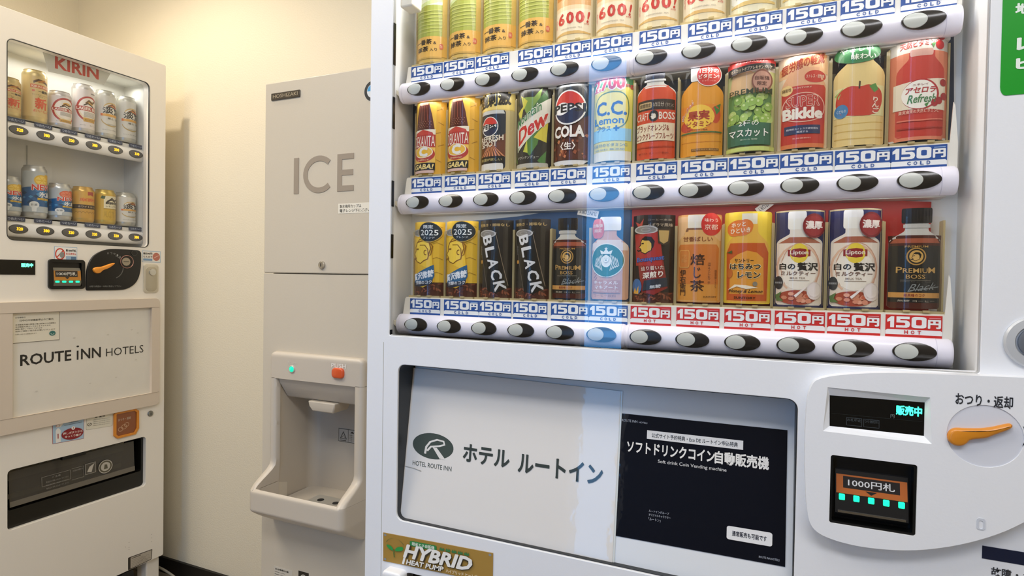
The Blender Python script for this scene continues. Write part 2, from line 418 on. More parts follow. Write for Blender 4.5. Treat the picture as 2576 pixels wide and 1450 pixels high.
# rails
def rail_profile():
    o = []
    for i in range(15):
        t = -80 + 160 * i / 14; o.append((-.014 + .016 * cos(math.radians(t)), .0195 * sin(math.radians(t)) / sin(math.radians(80))))
    o.append((-.028, .0195)); o.append((-.03, .014)); o.append((-.03, -.016)); return o
def rail_loft(g, ua, ub, v0, mi=0):
    pr = rail_profile(); mid = (ua + ub) / 2
    rings = []
    for u, s in ((ua, .88), (ua + .0015, .96), (ua + .004, 1), (ub - .004, 1), (ub - .0015, .96), (ub, .88)):
        rings.append([R(u, v0 - .001 + b * s, (a + .014) * s - .014) for a, b in pr])
    g.loft(rings, mi)
UJ = R.at(1577, 500, 0)[0]
for v0 in ROWS:
    for ua, ub in ((-.047, UJ), (UJ, .8365)):
        g = G(); rail_loft(g, ua, ub, v0); link('selector_rail', g.mesh(), RAILM, rm, smooth=math.radians(40))
    for ua in (-.040, .8175, UJ - .006, UJ + .006):      # end collars and the tag ledge behind the rail
        g = G(); g.loft([[R(u, v0 - .001 + b * 1.01, (a + .014) * 1.015 - .014) for a, b in rail_profile()] for u in (ua, ua + .0008)])
        link('rail_collar', g.mesh(), mat('dcd8e6', .4), rm, smooth=math.radians(40))
    g = G(); g.prism(R, [(-.042, v0 + .012), (.838, v0 + .012), (.838, v0 + .05), (.834, v0 + .1), (.832, v0 + .105), (.829, v0 + .05), (-.036, v0 + .05)], -.018, -.0152)
    link('tag_ledge', g.mesh(), mat('ece8dc', .4), rm)
    g = G(); g.box(R, -.036, .832, v0 + .0475, v0 + .0515, -.062, -.0182); link('display_shelf', g.mesh(), mat('e3dccb', .4), rm)
    g = G(); g.box(R, -.03, .83, v0 - .020, v0 - .016, -.064, -.03); link('rail_tray', g.mesh(), mat('d9d6cc', .4), rm)
    g = G(); g.prism(R, [(-.0562, v0 - .002), (-.044, v0 - .012), (-.044, v0 - .004), (-.0562, v0 + .006)], -.02, -.006)
    link('rail_bracket', g.mesh(), mat('efe6cd', .5), rm)
# buttons
BR = [[(1053.9,222.4),(1139.4,211.7),(1229,201.7),(1322.7,187.6),(1422.9,175.2),(1528,160),(1641.5,143.5),(1760.6,128.1),(1887.5,109.7),(2022.7,91),(2168.5,70.5),(2323.5,51)],
[(1050.7,510.8),(1135.8,507.8),(1224.2,503.3),(1317,499.9),(1414.8,495.4),(1519.1,489.2),(1631.3,483.8),(1748.7,478.7),(1875.6,472.3),(2010,466.2),(2154.9,458),(2310.5,448.7)],
[(1046.8,821),(1129.9,824.4),(1217.9,828.9),(1310.2,833.3),(1407.6,838.1),(1511.2,844.1),(1622.6,848.8),(1739.3,854.9),(1864.2,860.9),(1999.4,867.3),(2142.8,874.9),(2296.7,882.8)]]
def railw(v): return -.014 + .016 * sqrt(max(.05, 1 - (v / .0198) ** 2))
RING = mat('8b8a88', .25, .7); LENS = mat('c4c7bf', .35, coat=.3, name='grey_lens')
def bmap(cu, cv, l):            # follow the round rail
    return lambda a, b: R(cu + a, cv + b, railw(b + .001) + l)
def disc(g, pts, fn, l0, l1, mi, ch=0.):
    n = len(pts); i2 = inset(pts, ch) if ch else pts
    a = fn(l0); b = fn(l1)
    v = [a(*p) for p in pts] + [b(*p) for p in i2] + [b(p[0] * .5 + sum(q[0] for q in i2) / n * .5, p[1] * .5 + sum(q[1] for q in i2) / n * .5) for p in i2]
    f = [(i, (i + 1) % n, n + (i + 1) % n, n + i) for i in range(n)] + [(n + i, n + (i + 1) % n, 2 * n + (i + 1) % n, 2 * n + i) for i in range(n)] + [tuple(range(2 * n, 3 * n))]
    g.add(v, f, mi)
for r_ in range(3):
    for k in range(12):
        cu, cv = k * P_, ROWS[r_]
        g = G(); fn = lambda l: bmap(cu, cv, l)
        disc(g, ell(0, 0, .0262, .0134, 32), fn, -.004, .0014, 0, .0008); disc(g, ell(0, 0, .0254, .0127, 32), fn, .001, .0021, 1, .0004)
        b = link('push_button', g.mesh(), [RING, mat('1b1815', .22, coat=.4)], rm, smooth=.6)
        g = G(); disc(g, ell(-.0092, 0, .0142, .0108, 28), fn, .001, .0029, 0, .0008)
        link('button_lens', g.mesh(), LENS, b, smooth=.6)
# price tags
TG = [[(1034.5,1112.8),(1116.5,1193.5),(1197,1280.5),(1303,1390),(1395,1486.7),(1491.7,1590),(1608,1712),(1730,1841),(1848,1967),(1977,2103),(2113,2249),(2264,2405)],
[(1034.5,1110),(1118,1196),(1203,1284),(1294.7,1379.6),(1385,1474.4),(1490,1585.6),(1600,1702.6),(1713,1829.4),(1833,1959),(1962,2094.5),(2100,2241),(2240,2382)],
[(1030,1105.7),(1115.4,1203),(1204,1285),(1290,1375.7),(1385,1479.7),(1480.5,1578),(1585.5,1687.5),(1701,1809.7),(1822,1939),(1949,2075.6),(2081.5,2216),(2228.5,2372)]]
for r_ in range(3):
    yy = (110, 440, 800)[r_]
    for k, (a, b) in enumerate(TG[r_]):
        ua, ub = R.at(a, yy, -.013)[0], R.at(b, yy, -.013)[0]; v0 = ROWS[r_] + .0175; hot = r_ == 2 and k > 5
        c, cw = ('cf2a26', 'f4f1ee') if hot else ('1d4e98', 'f0f1ee'); pr = Print()
        pr.Rc(0, 1, 0, 1, c); pr.P([(.0, .14), (1, .14), (1, .30), (.97, .36), (.03, .36), (.0, .30)], cw)
        pr.P([(.03, .80), (.03, .68), (.085, .72), (.085, .44), (.155, .44), (.155, .93), (.10, .93)], cw)
        pr.P([(.19, .44), (.38, .44), (.425, .49), (.44, .60), (.425, .71), (.38, .76), (.265, .76), (.265, .82), (.43, .82), (.43, .93), (.195, .93), (.195, .66), (.34, .66), (.36, .60), (.34, .545), (.19, .545)], cw)
        pr.P(rrect(.465, .725, .44, .93, .075, 4), cw); pr.P(rrect(.545, .645, .565, .805, .035, 3), c)
        pr.P([(.755, .44), (.80, .44), (.80, .76), (.93, .76), (.93, .44), (.975, .44), (.975, .82), (.755, .82)], cw) if 0 else None
        pr.T('円', .75, .975, .44, .83, cw, b=.05)
        pr.Rc(.77, .97, .87, .91, 'e8848a' if hot else '8fb2de')
        for i, ch in enumerate('HOT' if hot else 'COLD'):
            x = (.34 if hot else .30) + i * .115; pr.T(ch, x, x + .065, .175, .335, c, b=.03)
        me, ms = pr.build(rectmap(R, ua, ub, v0, v0 + .0315, -.0145, .00008), back=9)
        link('price_tag', me, ms, rm, label='red price tag for a hot drink' if hot else None)
# window glass
def pane(fc, u0, u1, v0, v1, w0, w1, parent):     # front face mirrors, the rear and the edges only let light through
    g = G(); g.box(fc, u0, u1, v0, v1, w0, w1)
    me = g.mesh(); o = link('window_pane', me, [GLASSB, GLASS], parent)
    ws = [(p.center.y if fc.kind == 'y' else -p.center.x) for p in me.polygons]; mn = min(ws)
    for p, w in zip(me.polygons, ws): p.material_index = 1 if w < mn + .0002 else 0
pane(R, -.054, .8515, -.0295, .725, .0425, .0455, rm)

# ------------------------------------------------------------------ the drinks in the right machine
def bottle(u0, u1, v0, v1, neck=.2, sh=.6, nk=.74, top=.97, r=.04):
    """half outline mirrored: body to shoulder, neck"""
    c = (u0 + u1) / 2; hw = (u1 - u0) / 2
    q = [(hw - r, v0), (hw, v0 + r * .5), (hw, v0 + .3 * (sh - v0)), (hw, sh)]
    for i in range(1, 7): t = i / 6; q.append((hw + (neck - hw) * (1 - cos(t * pi)) / 2, sh + (nk - sh) * (t * .6 + .4 * sin(t * pi / 2))))
    q += [(neck, nk), (neck, v1)]
    return [(c + a, b) for a, b in q] + [(c - a, b) for a, b in reversed(q)]
def globe(p, cx, cy, rx, ry, tilt=0.):
    p.E(cx, cy, rx * 1.06, ry * 1.06, 'f2f0ea'); p.E(cx, cy, rx, ry, 'f6f3ee')
    def seg(a0, a1, f_, c):
        pts = [(cx + rx * .97 * cos(math.radians(a0 + (a1 - a0) * i / 14)), cy + ry * .97 * sin(math.radians(a0 + (a1 - a0) * i / 14))) for i in range(15)]
        x1, y1 = pts[-1]; x0, y0 = pts[0]
        for i in range(1, 10): t = i / 10; pts.append((x1 + (x0 - x1) * t, y1 + (y0 - y1) * t + f_ * ry * .16 * sin(t * 2 * pi)))
        p.P(pts, c)
    seg(18, 172, 1, 'd0352b'); seg(198, 350, 1, '1b2647')
def face(p, cx, cy, s, c, bg=None, asp=.47, flip=1, hair_=True):
    """pipe smoking gentleman in profile, the coffee maker's emblem, as simple brush strokes"""
    pts = [(.1, .5), (-.25, .42), (-.36, .2), (-.34, .05), (-.48, -.12), (-.36, -.18), (-.38, -.3), (-.26, -.42), (-.05, -.5), (.12, -.38), (.3, -.3), (.35, -.05), (.42, .15), (.36, .4)]
    q = [(cx + a * s * flip, cy + b * s * asp) for a, b in pts]
    if bg: p.P(q, bg)
    p.L(q + [q[0]], s * .05, c, 1 / asp)
    hair = [(-.3, .36), (-.1, .56), (.3, .52), (.5, .25), (.42, -.12), (.32, -.2), (.3, .12), (.16, .3), (-.1, .3)]
    if hair_: p.P([(cx + a * s * flip, cy + b * s * asp) for a, b in hair], c)
    else: p.L([(cx + a * s * flip, cy + b * s * asp) for a, b in hair], s * .04, c, 1 / asp)
    if not hair_: p.arc(cx + .2 * s, cy - .02 * s * asp, .07 * s, .1 * s * asp, 60, 300, s * .04, c, 1 / asp)
    p.L([(cx + a * s * flip, cy + b * s * asp) for a, b in ((-.3, -.26), (-.5, -.34), (-.58, -.26))], s * .09, c, 1 / asp)
    p.L([(cx + a * s * flip, cy + b * s * asp) for a, b in ((-.3, .12), (-.16, .13))], s * .07, c, 1 / asp)
def d_tea(p):
    p.Rc(0, 1, 0, 1, 'd9b765'); p.P(bottle(.06, .9, .07, .97, .2, .72, .86), 'aab04a'); p.Rc(.06, .9, .53, .8, 'e6ead2'); p.P([(.06, .53), (.9, .6), (.9, .56), (.06, .5)], 'cfdc9a')
    p.T('濃い旨み', .45, .8, .58, .61, '5a6b3a', b=0)
    for i in range(7): p.L([(.06, .29 + i * .032), (.48, .282 + i * .032), (.9, .29 + i * .032)], .01, 'c2c466')
    p.Rc(.0, 1, .05, .24, 'e7b457'); p.Rc(.06, .9, .035, .05, 'caa04e')
    p.T('一番茶', .12, .66, .165, .215, '33261a', b=.03); p.T('&', .70, .78, .165, .19, '33261a', b=.01)
    p.T('抹茶', .16, .56, .10, .15, '33261a', b=.03); p.T('入り', .60, .80, .10, .13, '33261a', b=.01); p.RR(.85, .93, .12, .17, .03, 'd8694f')
    p.T('味', .86, .92, .13, .16, 'f0c9a0', b=0)
def d_barley(p):
    p.Rc(0, 1, 0, 1, 'ead9b4'); p.P(bottle(.05, .95, .08, .97, .2, .72, .86), 'dba25c'); p.Rc(.07, .93, .35, .62, 'c9803a'); p.Rc(.05, .95, .29, .35, 'dfab74'); p.Rc(.05, .95, .255, .29, 'ecd2a9')
    p.Rc(.04, .96, .06, .255, 'efe0c4'); p.P([(.05, .06), (.3, .075), (.7, .075), (.95, .06), (.95, .05), (.05, .05)], 'd9b06a')
    p.T('6', .13, .33, .135, .235, 'cb3328', b=.04); p.T('0', .37, .58, .135, .235, 'cb3328', b=.04); p.T('0', .62, .83, .135, .235, 'cb3328', b=.04); p.T('!', .87, .94, .14, .235, 'cb3328', b=.03, sh=.2)
    p.T('みちより', .055, .10, .12, .2, 'cb3328', b=0, vert=True); p.T('ml', .83, .92, .125, .14, 'cb3328', b=0); p.T('UNSWEETENED  TEA', .22, .78, .095, .105, '9a8f80', b=0)
def d_clear(p):
    p.Rc(0, 1, 0, 1, 'e7e0c4'); p.P(bottle(.05, .95, .08, .97, .2, .72, .86), 'eeeee4'); p.Rc(.05, .95, .11, .6, 'f1f0e6')
    for x, y, r in ((.3, .25, .1), (.6, .2, .14), (.75, .27, .08), (.45, .33, .12)): p.E(x, y, r, r * .25, 'c3dcea', 12)
    p.T('澄んでいる。', .14, .86, .12, .17, '4b4636', b=.005, slope=.3); p.P([(.05, .07), (.3, .085), (.7, .085), (.95, .07), (.95, .055), (.05, .055)], 'd9bb75')
def d_vita(p):
    p.Rc(0, 1, 0, 1, 'e6ae38'); p.RR(.08, .80, .03, .98, .05, 'f2c24a')
    for x, y, a in ((.86, .85, .1), (.9, .7, -.1), (.84, .55, .05), (.9, .38, .1), (.86, .2, -.1)): p.L([(x - .05, y), (x + .06, y + a * .3)], .008, 'a97a22')
    p.P([(.13, .58), (.77, .58), (.70, .78), (.60, .965), (.28, .965), (.19, .78)], '5a2318'); p.P([(.28, .965), (.60, .965), (.58, .93), (.30, .93)], 'd98267')
    for x in (.3, .38, .46, .54): p.L([(x + (x - .44) * .3, .72), (x, .92)], .012, 'b5614a')
    for i in range(4):
        for j in range(6): p.E(.24 + j * .08 + (i % 2) * .04, .64 + i * .022, .014, .005, 'c07a5c', 8)
    p.Rc(.10, .80, .50, .60, 'eadfc5'); p.P([(.12, .5), (.78, .5), (.72, .56), (.44, .60), (.16, .56)], 'c4402f')
    p.Rc(.09, .80, .36, .53, 'b23427'); p.T('DEKAVITA', .10, .79, .375, .515, 'f1e6d2', b=.0); p.Rc(.09, .80, .13, .36, 'eebf55')
    p.E(.445, .27, .35, .105, 'b23427'); p.E(.445, .30, .30, .08, 'f0dfc0'); p.E(.445, .30, .27, .07, 'e8b32e'); p.T('C', .30, .60, .235, .37, 'e9e4d6', b=.07); p.T('ENERGY', .25, .64, .185, .205, 'eecf9a', b=.01)
    p.Rc(.09, .80, .055, .155, '1c1712'); p.T('GABA!', .12, .77, .07, .14, 'f0d684', b=.03, sh=.2); p.Rc(.11, .77, .02, .055, 'd7b3a2')
def d_shot(p):
    p.Rc(0, 1, 0, 1, 'd9bd6d'); p.Rc(0, 1, .0, .74, 'c9b784'); p.Rc(.0, 1, .75, .98, 'ead078'); p.T('強刺激', .02, .93, .79, .97, '17130f', b=.05, slope=.2)
    p.RR(.06, .82, .02, .74, .04, '1d2634'); p.P([(.08, .70), (.8, .70), (.76, .745), (.12, .745)], 'c9cac8')
    p.P([(.06, .17), (.82, .17), (.82, .46), (.6, .38), (.4, .36), (.2, .42), (.06, .44)], '6b3b27')
    for a in range(8): p.P([(.44, .34), (.07 + a * .1, .17), (.12 + a * .1, .17)], 'd98d5f')
    globe(p, .38, .545, .25, .118); p.T('PEPSI', .13, .62, .515, .575, '14151a', b=.025)
    p.T('REFRESH', .08, .78, .36, .43, 'e8dcc8', b=.03, slope=.25); p.T('SHOT', .12, .62, .29, .36, 'e8dcc8', b=.03, slope=.25)
    p.Rc(.06, .80, .09, .175, '15120e'); p.T('刺激が欲しい', .1, .75, .115, .15, 'c7b774', b=.01); p.RR(.08, .78, .0, .085, .03, 'e1dfdb')
def d_dew(p):
    p.RR(.02, .97, .02, .98, .05, '2b2a27'); p.P([(.04, .955), (.95, .955), (.9, .985), (.1, .985)], '9a9a92')
    for q, c in (([(.25, .85), (.6, .84), (.8, .95), (.7, .72), (.5, .6), (.35, .68)], '7c9a4a'), ([(.2, .88), (.42, .8), (.3, .7)], 'c9c24a'), ([(.1, .68), (.3, .75), (.2, .55)], 'd8cd4c'), ([(.45, .42), (.8, .5), (.7, .28), (.5, .14), (.35, .22)], '56803c'),
                 ([(.6, .36), (.93, .55), (.9, .3)], 'dccb48'), ([(.3, .2), (.42, .34), (.44, .18)], 'c2c84e'), ([(.55, .7), (.9, .93), (.96, .66)], '3c6a3a'), ([(.7, .08), (.9, .2), (.88, .02)], '4c8040'), ([(.05, .3), (.2, .4), (.14, .2)], '5b8442'), ([(.02, .1), (.1, .06), (.04, .18)], '6c9448')): p.P(q, c)
    p.P([(.10, .20), (.06, .50), (.98, .84), (.96, .55), (.5, .36)], 'e4dfd2')
    p.T('Dew', .12, .95, .38, .60, 'efe9dc', b=.07, slope=1.25); p.T('Dew', .14, .93, .39, .59, 'c92a24', b=.035, slope=1.25)
    p.T('Mountain', .08, .80, .575, .695, 'ece9dc', b=.06, slope=1.9); p.T('Mountain', .09, .79, .58, .69, '2f7a44', b=.02, slope=1.9)
    p.T('マウンテンデュー', .12, .74, .11, .145, 'd9d9cc', b=0, sh=.2); p.RR(.04, .94, .0, .055, .02, 'b9b7ae')
def d_cola(p):
    p.RR(.0, 1, .02, 1., .05, '1b2029'); p.Rc(.04, .96, .89, .985, '20242e'); p.T('生きかえるうまさ', .04, .94, .915, .965, 'd9dadf', b=.015); p.L([(.05, .875), (.5, .862), (.93, .875)], .02, '8b9098')
    p.P([(.0, .06), (.97, .06), (.97, .55), (.8, .5), (.5, .44), (.2, .5), (.0, .6)], '5a2a1c')
    random.seed(4)
    for i in range(34):
        x, y = random.uniform(.05, .92), random.uniform(.08, .5); s = random.uniform(.02, .07)
        p.P([(x - s, y), (x, y + s * .5), (x + s, y + s * .2), (x + s * .3, y - s * .5)], random.choice(['a0573a', 'c4784e', '7c3a26', '3a1a12']))
    globe(p, .49, .625, .40, .178); p.T('PEPSI', .07, .90, .575, .67, '14151a', b=.03)
    p.T('COLA', .08, .88, .30, .43, 'f1ece2', b=.045); p.T('〈生〉', .28, .68, .165, .25, 'eee6da', b=.03)
    p.P([(.02, .05), (.97, .05), (.85, .0), (.13, .0)], 'dad9d5')
def d_lemon(p):
    p.RR(0, 1, .02, 1, .05, 'a7b84e'); p.Rc(.02, .98, .80, .97, '2f7b3f'); p.Rc(.02, .98, .12, .80, 'e6d858'); p.Rc(.02, .97, .02, .12, 'e9e6d6')
    p.T('クエン酸', .24, .76, .92, .97, 'c92f28', b=.025); p.T('2700', .0, .86, .76, .92, 'f3efe6', b=.09); p.T('2700', .02, .84, .77, .91, 'c92a26', b=.04, slope=.1); p.T('mg', .84, 1., .78, .83, 'c92a26', b=.02)
    p.P(smooth_poly([(.12, .72), (.5, .76), (.88, .74), (.94, .55), (.86, .38), (.5, .34), (.14, .38), (.06, .55)]), '5d7c34'); p.P(smooth_poly([(.14, .71), (.5, .745), (.86, .73), (.92, .55), (.84, .39), (.5, .35), (.16, .39), (.08, .55)]), 'f3e36a')
    p.T('C.C.', .12, .88, .50, .65, '1f4f9c', b=.03); p.T('Lemon', .06, .82, .41, .49, '2360ae', b=.02); p.Rc(.02, .97, .23, .36, '9acde6'); p.T('プラス', .14, .52, .335, .39, '2360ae', b=.015); p.T('+', .58, .72, .33, .39, '2360ae', b=.05)
    p.T('1日分のビタミンC', .06, .90, .17, .205, '2d6a9c', b=.005); p.T('保存料 無添加', .1, .84, .13, .15, '6a8aa0', b=0)
def cap_part(p): return p
def d_craft(p, q):
    p.P(bottle(.06, .96, .01, .86, .20, .72, .81), 'dedbd6'); p.P(bottle(.06, .96, .01, .785, .30, .70, .78), 'd24a28')
    p.P([(.30, .78), (.72, .78), (.78, .765), (.24, .765)], 'f1e9e2'); p.Rc(.08, .95, .53, .64, '2b1d1b'); p.RR(.12, .44, .55, .615, .02, 'c4a878'); p.T('期間限定', .14, .42, .56, .605, '3a2a20', b=.01); p.T('1/2日分', .48, .72, .56, .61, 'cbbfae', b=.01); p.T('ビタミンC', .75, .92, .56, .60, 'cbbfae', b=0)
    p.Rc(.07, .95, .39, .52, 'cf4426'); p.T('CRAFT', .07, .37, .425, .505, 'f0e7db', b=.0); p.T('BOSS', .61, .95, .425, .505, 'f0e7db', b=.02); p.E(.49, .465, .115, .06, '2a2220'); face(p, .49, .465, .17, '2a2220', 'e9ddcd')
    p.Rc(.06, .95, .20, .39, 'ead9bd'); p.T('ブラッドオレンジ&', .07, .84, .30, .375, '8d3423', b=.02); p.T('ピンクグレープフルーツ', .07, .93, .215, .285, '8d3423', b=.015); p.T('果汁5% オレンジ飲料', .12, .84, .06, .08, '7a1f14', b=0)
    p.L([(.07, .14), (.5, .135), (.95, .14)], .012, 'b43a1e')
    q.RR(.27, .73, .855, .985, .03, '1b2036'); q.Rc(.25, .75, .83, .85, 'c9c9cc')
def d_fruit(p, q):
    p.P(bottle(.03, .97, .01, .86, .18, .66, .82), 'e39a2c'); p.L([(.06, .24), (.5, .232), (.94, .24)], .01, 'c97d1c'); p.L([(.06, .16), (.5, .152), (.94, .16)], .01, 'c97d1c')
    p.Rc(.03, .96, .26, .55, 'e58a2a'); p.E(.2, .33, .16, .06, 'c8432a'); p.E(.82, .44, .1, .09, 'cc4a2a'); p.P([(.78, .52), (.92, .56), (.9, .48), (.84, .44)], '3f7d38')
    p.E(.46, .42, .34, .13, 'f3c646'); p.T('果実', .2, .70, .385, .49, 'a93a22', b=.04); p.T('ビタミン', .18, .74, .315, .375, 'a93a22', b=.025); p.T('なっちゃん', .06, .34, .47, .54, 'f5e8d8', b=.05, rot=.3, asp=.47); p.T('なっちゃん', .07, .33, .475, .535, 'c9402c', b=.02, rot=.3, asp=.47)
    p.T('12種のビタミン配合', .2, .66, .275, .29, '5c3b14', b=.01); p.Rc(.05, .95, .25, .265, '52703a'); p.Rc(.3, .9, .06, .085, '8a5a22'); p.T('マルチビタミン 果汁入り', .32, .88, .064, .08, 'e9c376', b=0)
    q.RR(.26, .66, .80, .99, .03, 'd9dadb')
    q.E(.66, .86, .27, .125, 'f0e6df'); q.E(.66, .86, .255, .117, 'c92d25'); q.T('1日分の', .46, .87, .875, .925, 'f6ece4', b=.03); q.T('ビタミン!', .44, .88, .82, .865, 'f6ece4', b=.03); q.T('ビタミンC.B₁', .52, .82, .785, .80, 'efb8ae', b=0)
def d_muscat(p):
    p.RR(0, 1, .02, 1, .03, 'c6c98a'); p.Rc(.0, 1, .82, .99, 'd7cbc0'); p.P([(.02, .58), (.12, .82), (.5, .83), (.9, .7), (.95, .58)], 'd9b58a'); p.Rc(.03, .93, .08, .61, '5c8a4c')
    random.seed(9)
    for i in range(34):
        x, y = random.uniform(.08, .88), random.uniform(.3, .58); p.E(x, y, .085, .042, random.choice(['8fb253', 'a9c767', '7aa248', 'b8d07a', '94b84f']), 16)
        p.E(x - .02, y + .012, .03, .012, 'c6da92', 10)
    p.Rc(.03, .93, .08, .30, '35664a'); p.Rc(.0, 1, .88, .96, 'c0322c'); p.T('シャインマスカット', .18, .78, .905, .945, 'f0d8c8', b=.01); p.P([(.02, .80), (.98, .85), (.98, .90), (.02, .87)], '211a15'); p.T('マスカットオブアレキサンドリア', .07, .93, .83, .87, 'e6d2b2', b=.005, slope=.35)
    p.E(.73, .72, .215, .11, '7d4a3a'); p.E(.73, .72, .185, .094, 'b98a74'); p.T('自販機', .58, .88, .725, .765, '5c3326', b=.015); p.T('限定', .63, .83, .67, .71, '5c3326', b=.015)
    p.T('PREMIUM', .05, .94, .585, .645, '2d3b22', b=.012); p.T('2種の', .26, .68, .27, .325, 'f2f0e4', b=.005); p.T('マスカット', .06, .88, .16, .24, 'f2f0e4', b=.015); p.T('果汁1% 炭酸', .3, .66, .125, .14, 'c6d2b8', b=0); p.Rc(.0, 1, .02, .06, 'c3cf72')
def d_bikkle(p):
    p.RR(0, 1, .02, .99, .03, 'ead2b6'); p.P([(.02, .8), (.9, .93), (.97, .86), (.97, .74), (.02, .72)], 'e9b98c'); p.P([(.03, .75), (.95, .90), (.95, .97), (.03, .82)], 'dfa06a'); p.T('疲労感の軽減', .06, .90, .795, .90, 'a93c22', b=.03, slope=.9)
    p.P(bottle(.06, .94, .03, .80, .3, .60, .76), 'e3ac86'); p.P([(.08, .06), (.92, .06), (.93, .60), (.9, .63), (.12, .63), (.08, .58)], 'c1352b'); p.E(.72, .71, .21, .06, 'c1352b'); p.T('ストレス・疲労感', .54, .90, .695, .73, 'f0d2bc', b=.01)
    p.E(.17, .60, .12, .05, 'ebc98a'); p.T('機能性', .08, .26, .585, .62, '6a4a20', b=.01); p.T('SUNTORY', .3, .66, .60, .615, 'ecc4b0', b=.01)
    p.P(smooth_poly([(.08, .48), (.3, .56), (.7, .56), (.92, .48), (.92, .34), (.7, .27), (.3, .27), (.08, .34)]), 'e9b7a4'); p.P(smooth_poly([(.10, .475), (.3, .55), (.7, .55), (.90, .475), (.90, .345), (.7, .28), (.3, .28), (.10, .345)]), 'b22a26')
    p.T('SUPER', .16, .82, .42, .53, 'ecd9cc', b=.04, slope=.1); p.T('SUPER', .17, .81, .425, .525, 'c22f2a', b=.015, slope=.1); p.T('Bikkle', .10, .88, .30, .415, 'f3e9e0', b=.05)
    p.Rc(.14, .84, .155, .24, '27335c'); p.T('精神的ストレスや疲労感を', .18, .80, .195, .215, 'd6d6e2', b=.005); p.T('軽減する', .38, .6, .165, .185, 'd6d6e2', b=.005); p.T('乳酸菌飲料', .3, .66, .105, .12, 'e9b7a4', b=0); p.Rc(.08, .92, .02, .06, 'd9794a')
def d_apple(p, q):
    p.P(bottle(.03, .97, .01, .88, .22, .66, .80), 'e2c98a'); p.L([(.06, .22), (.5, .21), (.94, .22)], .01, 'cfae62'); p.L([(.06, .15), (.5, .14), (.94, .15)], .01, 'cfae62'); p.L([(.06, .08), (.5, .07), (.94, .08)], .01, 'cfae62')
    p.Rc(.05, .95, .28, .56, 'dfd9a2'); p.P([(.05, .5), (.2, .56), (.12, .46)], '9fb56a'); p.P(smooth_poly([(.14, .29), (.80, .27), (.93, .40), (.90, .53), (.66, .57), (.5, .545), (.3, .57), (.10, .52), (.06, .40)]), 'c23a2a')
    p.L([(.48, .53), (.49, .60)], .03, '3c2a1a'); p.P([(.66, .55), (.78, .575), (.84, .52), (.76, .49)], '4f8a3c'); p.E(.17, .34, .12, .065, '3f7fb4'); p.T('くだもの', .09, .25, .325, .355, 'd4e2ee', b=.01); p.T('りんご', .72, .86, .30, .45, 'f0e3d2', b=.02, vert=True)
    q.RR(.33, .67, .82, .99, .03, 'cfd2d6')
    q.P(ell(.45, .87, .42, .10), '2f7a46'); q.T('やさしい', .12, .72, .875, .93, 'eaf0e4', b=.02); q.T('味わい', .32, .78, .80, .855, 'eaf0e4', b=.02)
def d_acerola(p):
    p.RR(0, 1, .02, .99, .03, 'dcd5ce'); p.Rc(.0, 1, .02, .80, 'd98264'); p.P(bottle(.10, .92, .05, .80, .22, .62, .75), 'c23a30'); p.RR(.3, .7, .76, .82, .03, 'd9a89c')
    p.T('アセロラ由来100%', .06, .66, .91, .96, 'a83a34', b=.015, slope=.2); p.T('天然ビタミンC', .14, .80, .84, .90, 'b2302c', b=.03, slope=.2)
    for x, y in ((.84, .93), (.82, .85)): p.E(x, y, .08, .04, 'b3262a')
    p.P([(.92, .96), (.98, .95), (.97, .90)], '4a8a4a'); p.P([(.66, .86), (.74, .87), (.70, .82)], '4a8a4a')
    p.P([(.06, .3), (.94, .28), (.94, .56), (.06, .53)], 'e9ddc8'); p.E(.5, .42, .32, .135, 'b2262c'); p.E(.48, .42, .30, .125, 'f3efe8'); p.T('ニチレイ', .36, .62, .495, .515, '8c2a2a', b=.01); p.T('アセロラ', .24, .76, .43, .485, 'b22a30', b=.03, sh=.2); p.T('Refresh', .27, .76, .345, .42, '3f7d48', b=.015, sh=.3)
    for x, y in ((.82, .36), (.74, .34), (.9, .52), (.92, .4)): p.E(x, y, .065, .032, 'a5222a')
    p.P([(.56, .33), (.64, .345), (.6, .30)], '4a8a4a'); p.T('果実由来の天然ビタミンC', .14, .82, .255, .29, 'eec6b4', b=.01); p.L([(.12, .2), (.5, .19), (.9, .2)], .012, 'dd7a66'); p.L([(.12, .13), (.5, .12), (.9, .13)], .012, 'a52a22')
def beans(p, y0, y1, x0=0., x1=1.):
    p.Rc(x0, x1, y0, y1, '4a241a'); random.seed(2)
    for i in range(26):
        x, y = random.uniform(x0 + .04, x1 - .04), random.uniform(y0 + .015, y1 - .01); a = random.uniform(0, 3)
        p.P([(x + .045 * cos(t + a) if 0 else x + (.05 * cos(t) * cos(a) - .02 * sin(t) * sin(a)), y + (.05 * cos(t) * sin(a) + .02 * sin(t) * cos(a)) * .5) for t in [2 * pi * j / 8 for j in range(8)]], random.choice(['7a3f2c', '5f2d20', '8a4c34']))
def tilt_can(p, c, x0=.10, w_=.56, lean=.14, y0=.12, y1=.78):
    """printed can leaning to the left"""
    b = [(x0 + lean, y0), (x0 + lean + w_ * .5, y0 - .03), (x0 + lean + w_, y0 + .05), (x0 + w_, y1), (x0, y1 - .06)]
    p.P(b, c); p.P(ell(x0 + w_ * .5 - .005, y1 - .01, w_ * .5, .05), 'b9b7b4'); p.P(ell(x0 + w_ * .5 - .005, y1 - .01, w_ * .42, .038), '85817c'); p.arc(x0 + w_ * .5 - .005, y1 - .01, w_ * .2, .018, 0, 330, .012, 'a5a29c', 2)
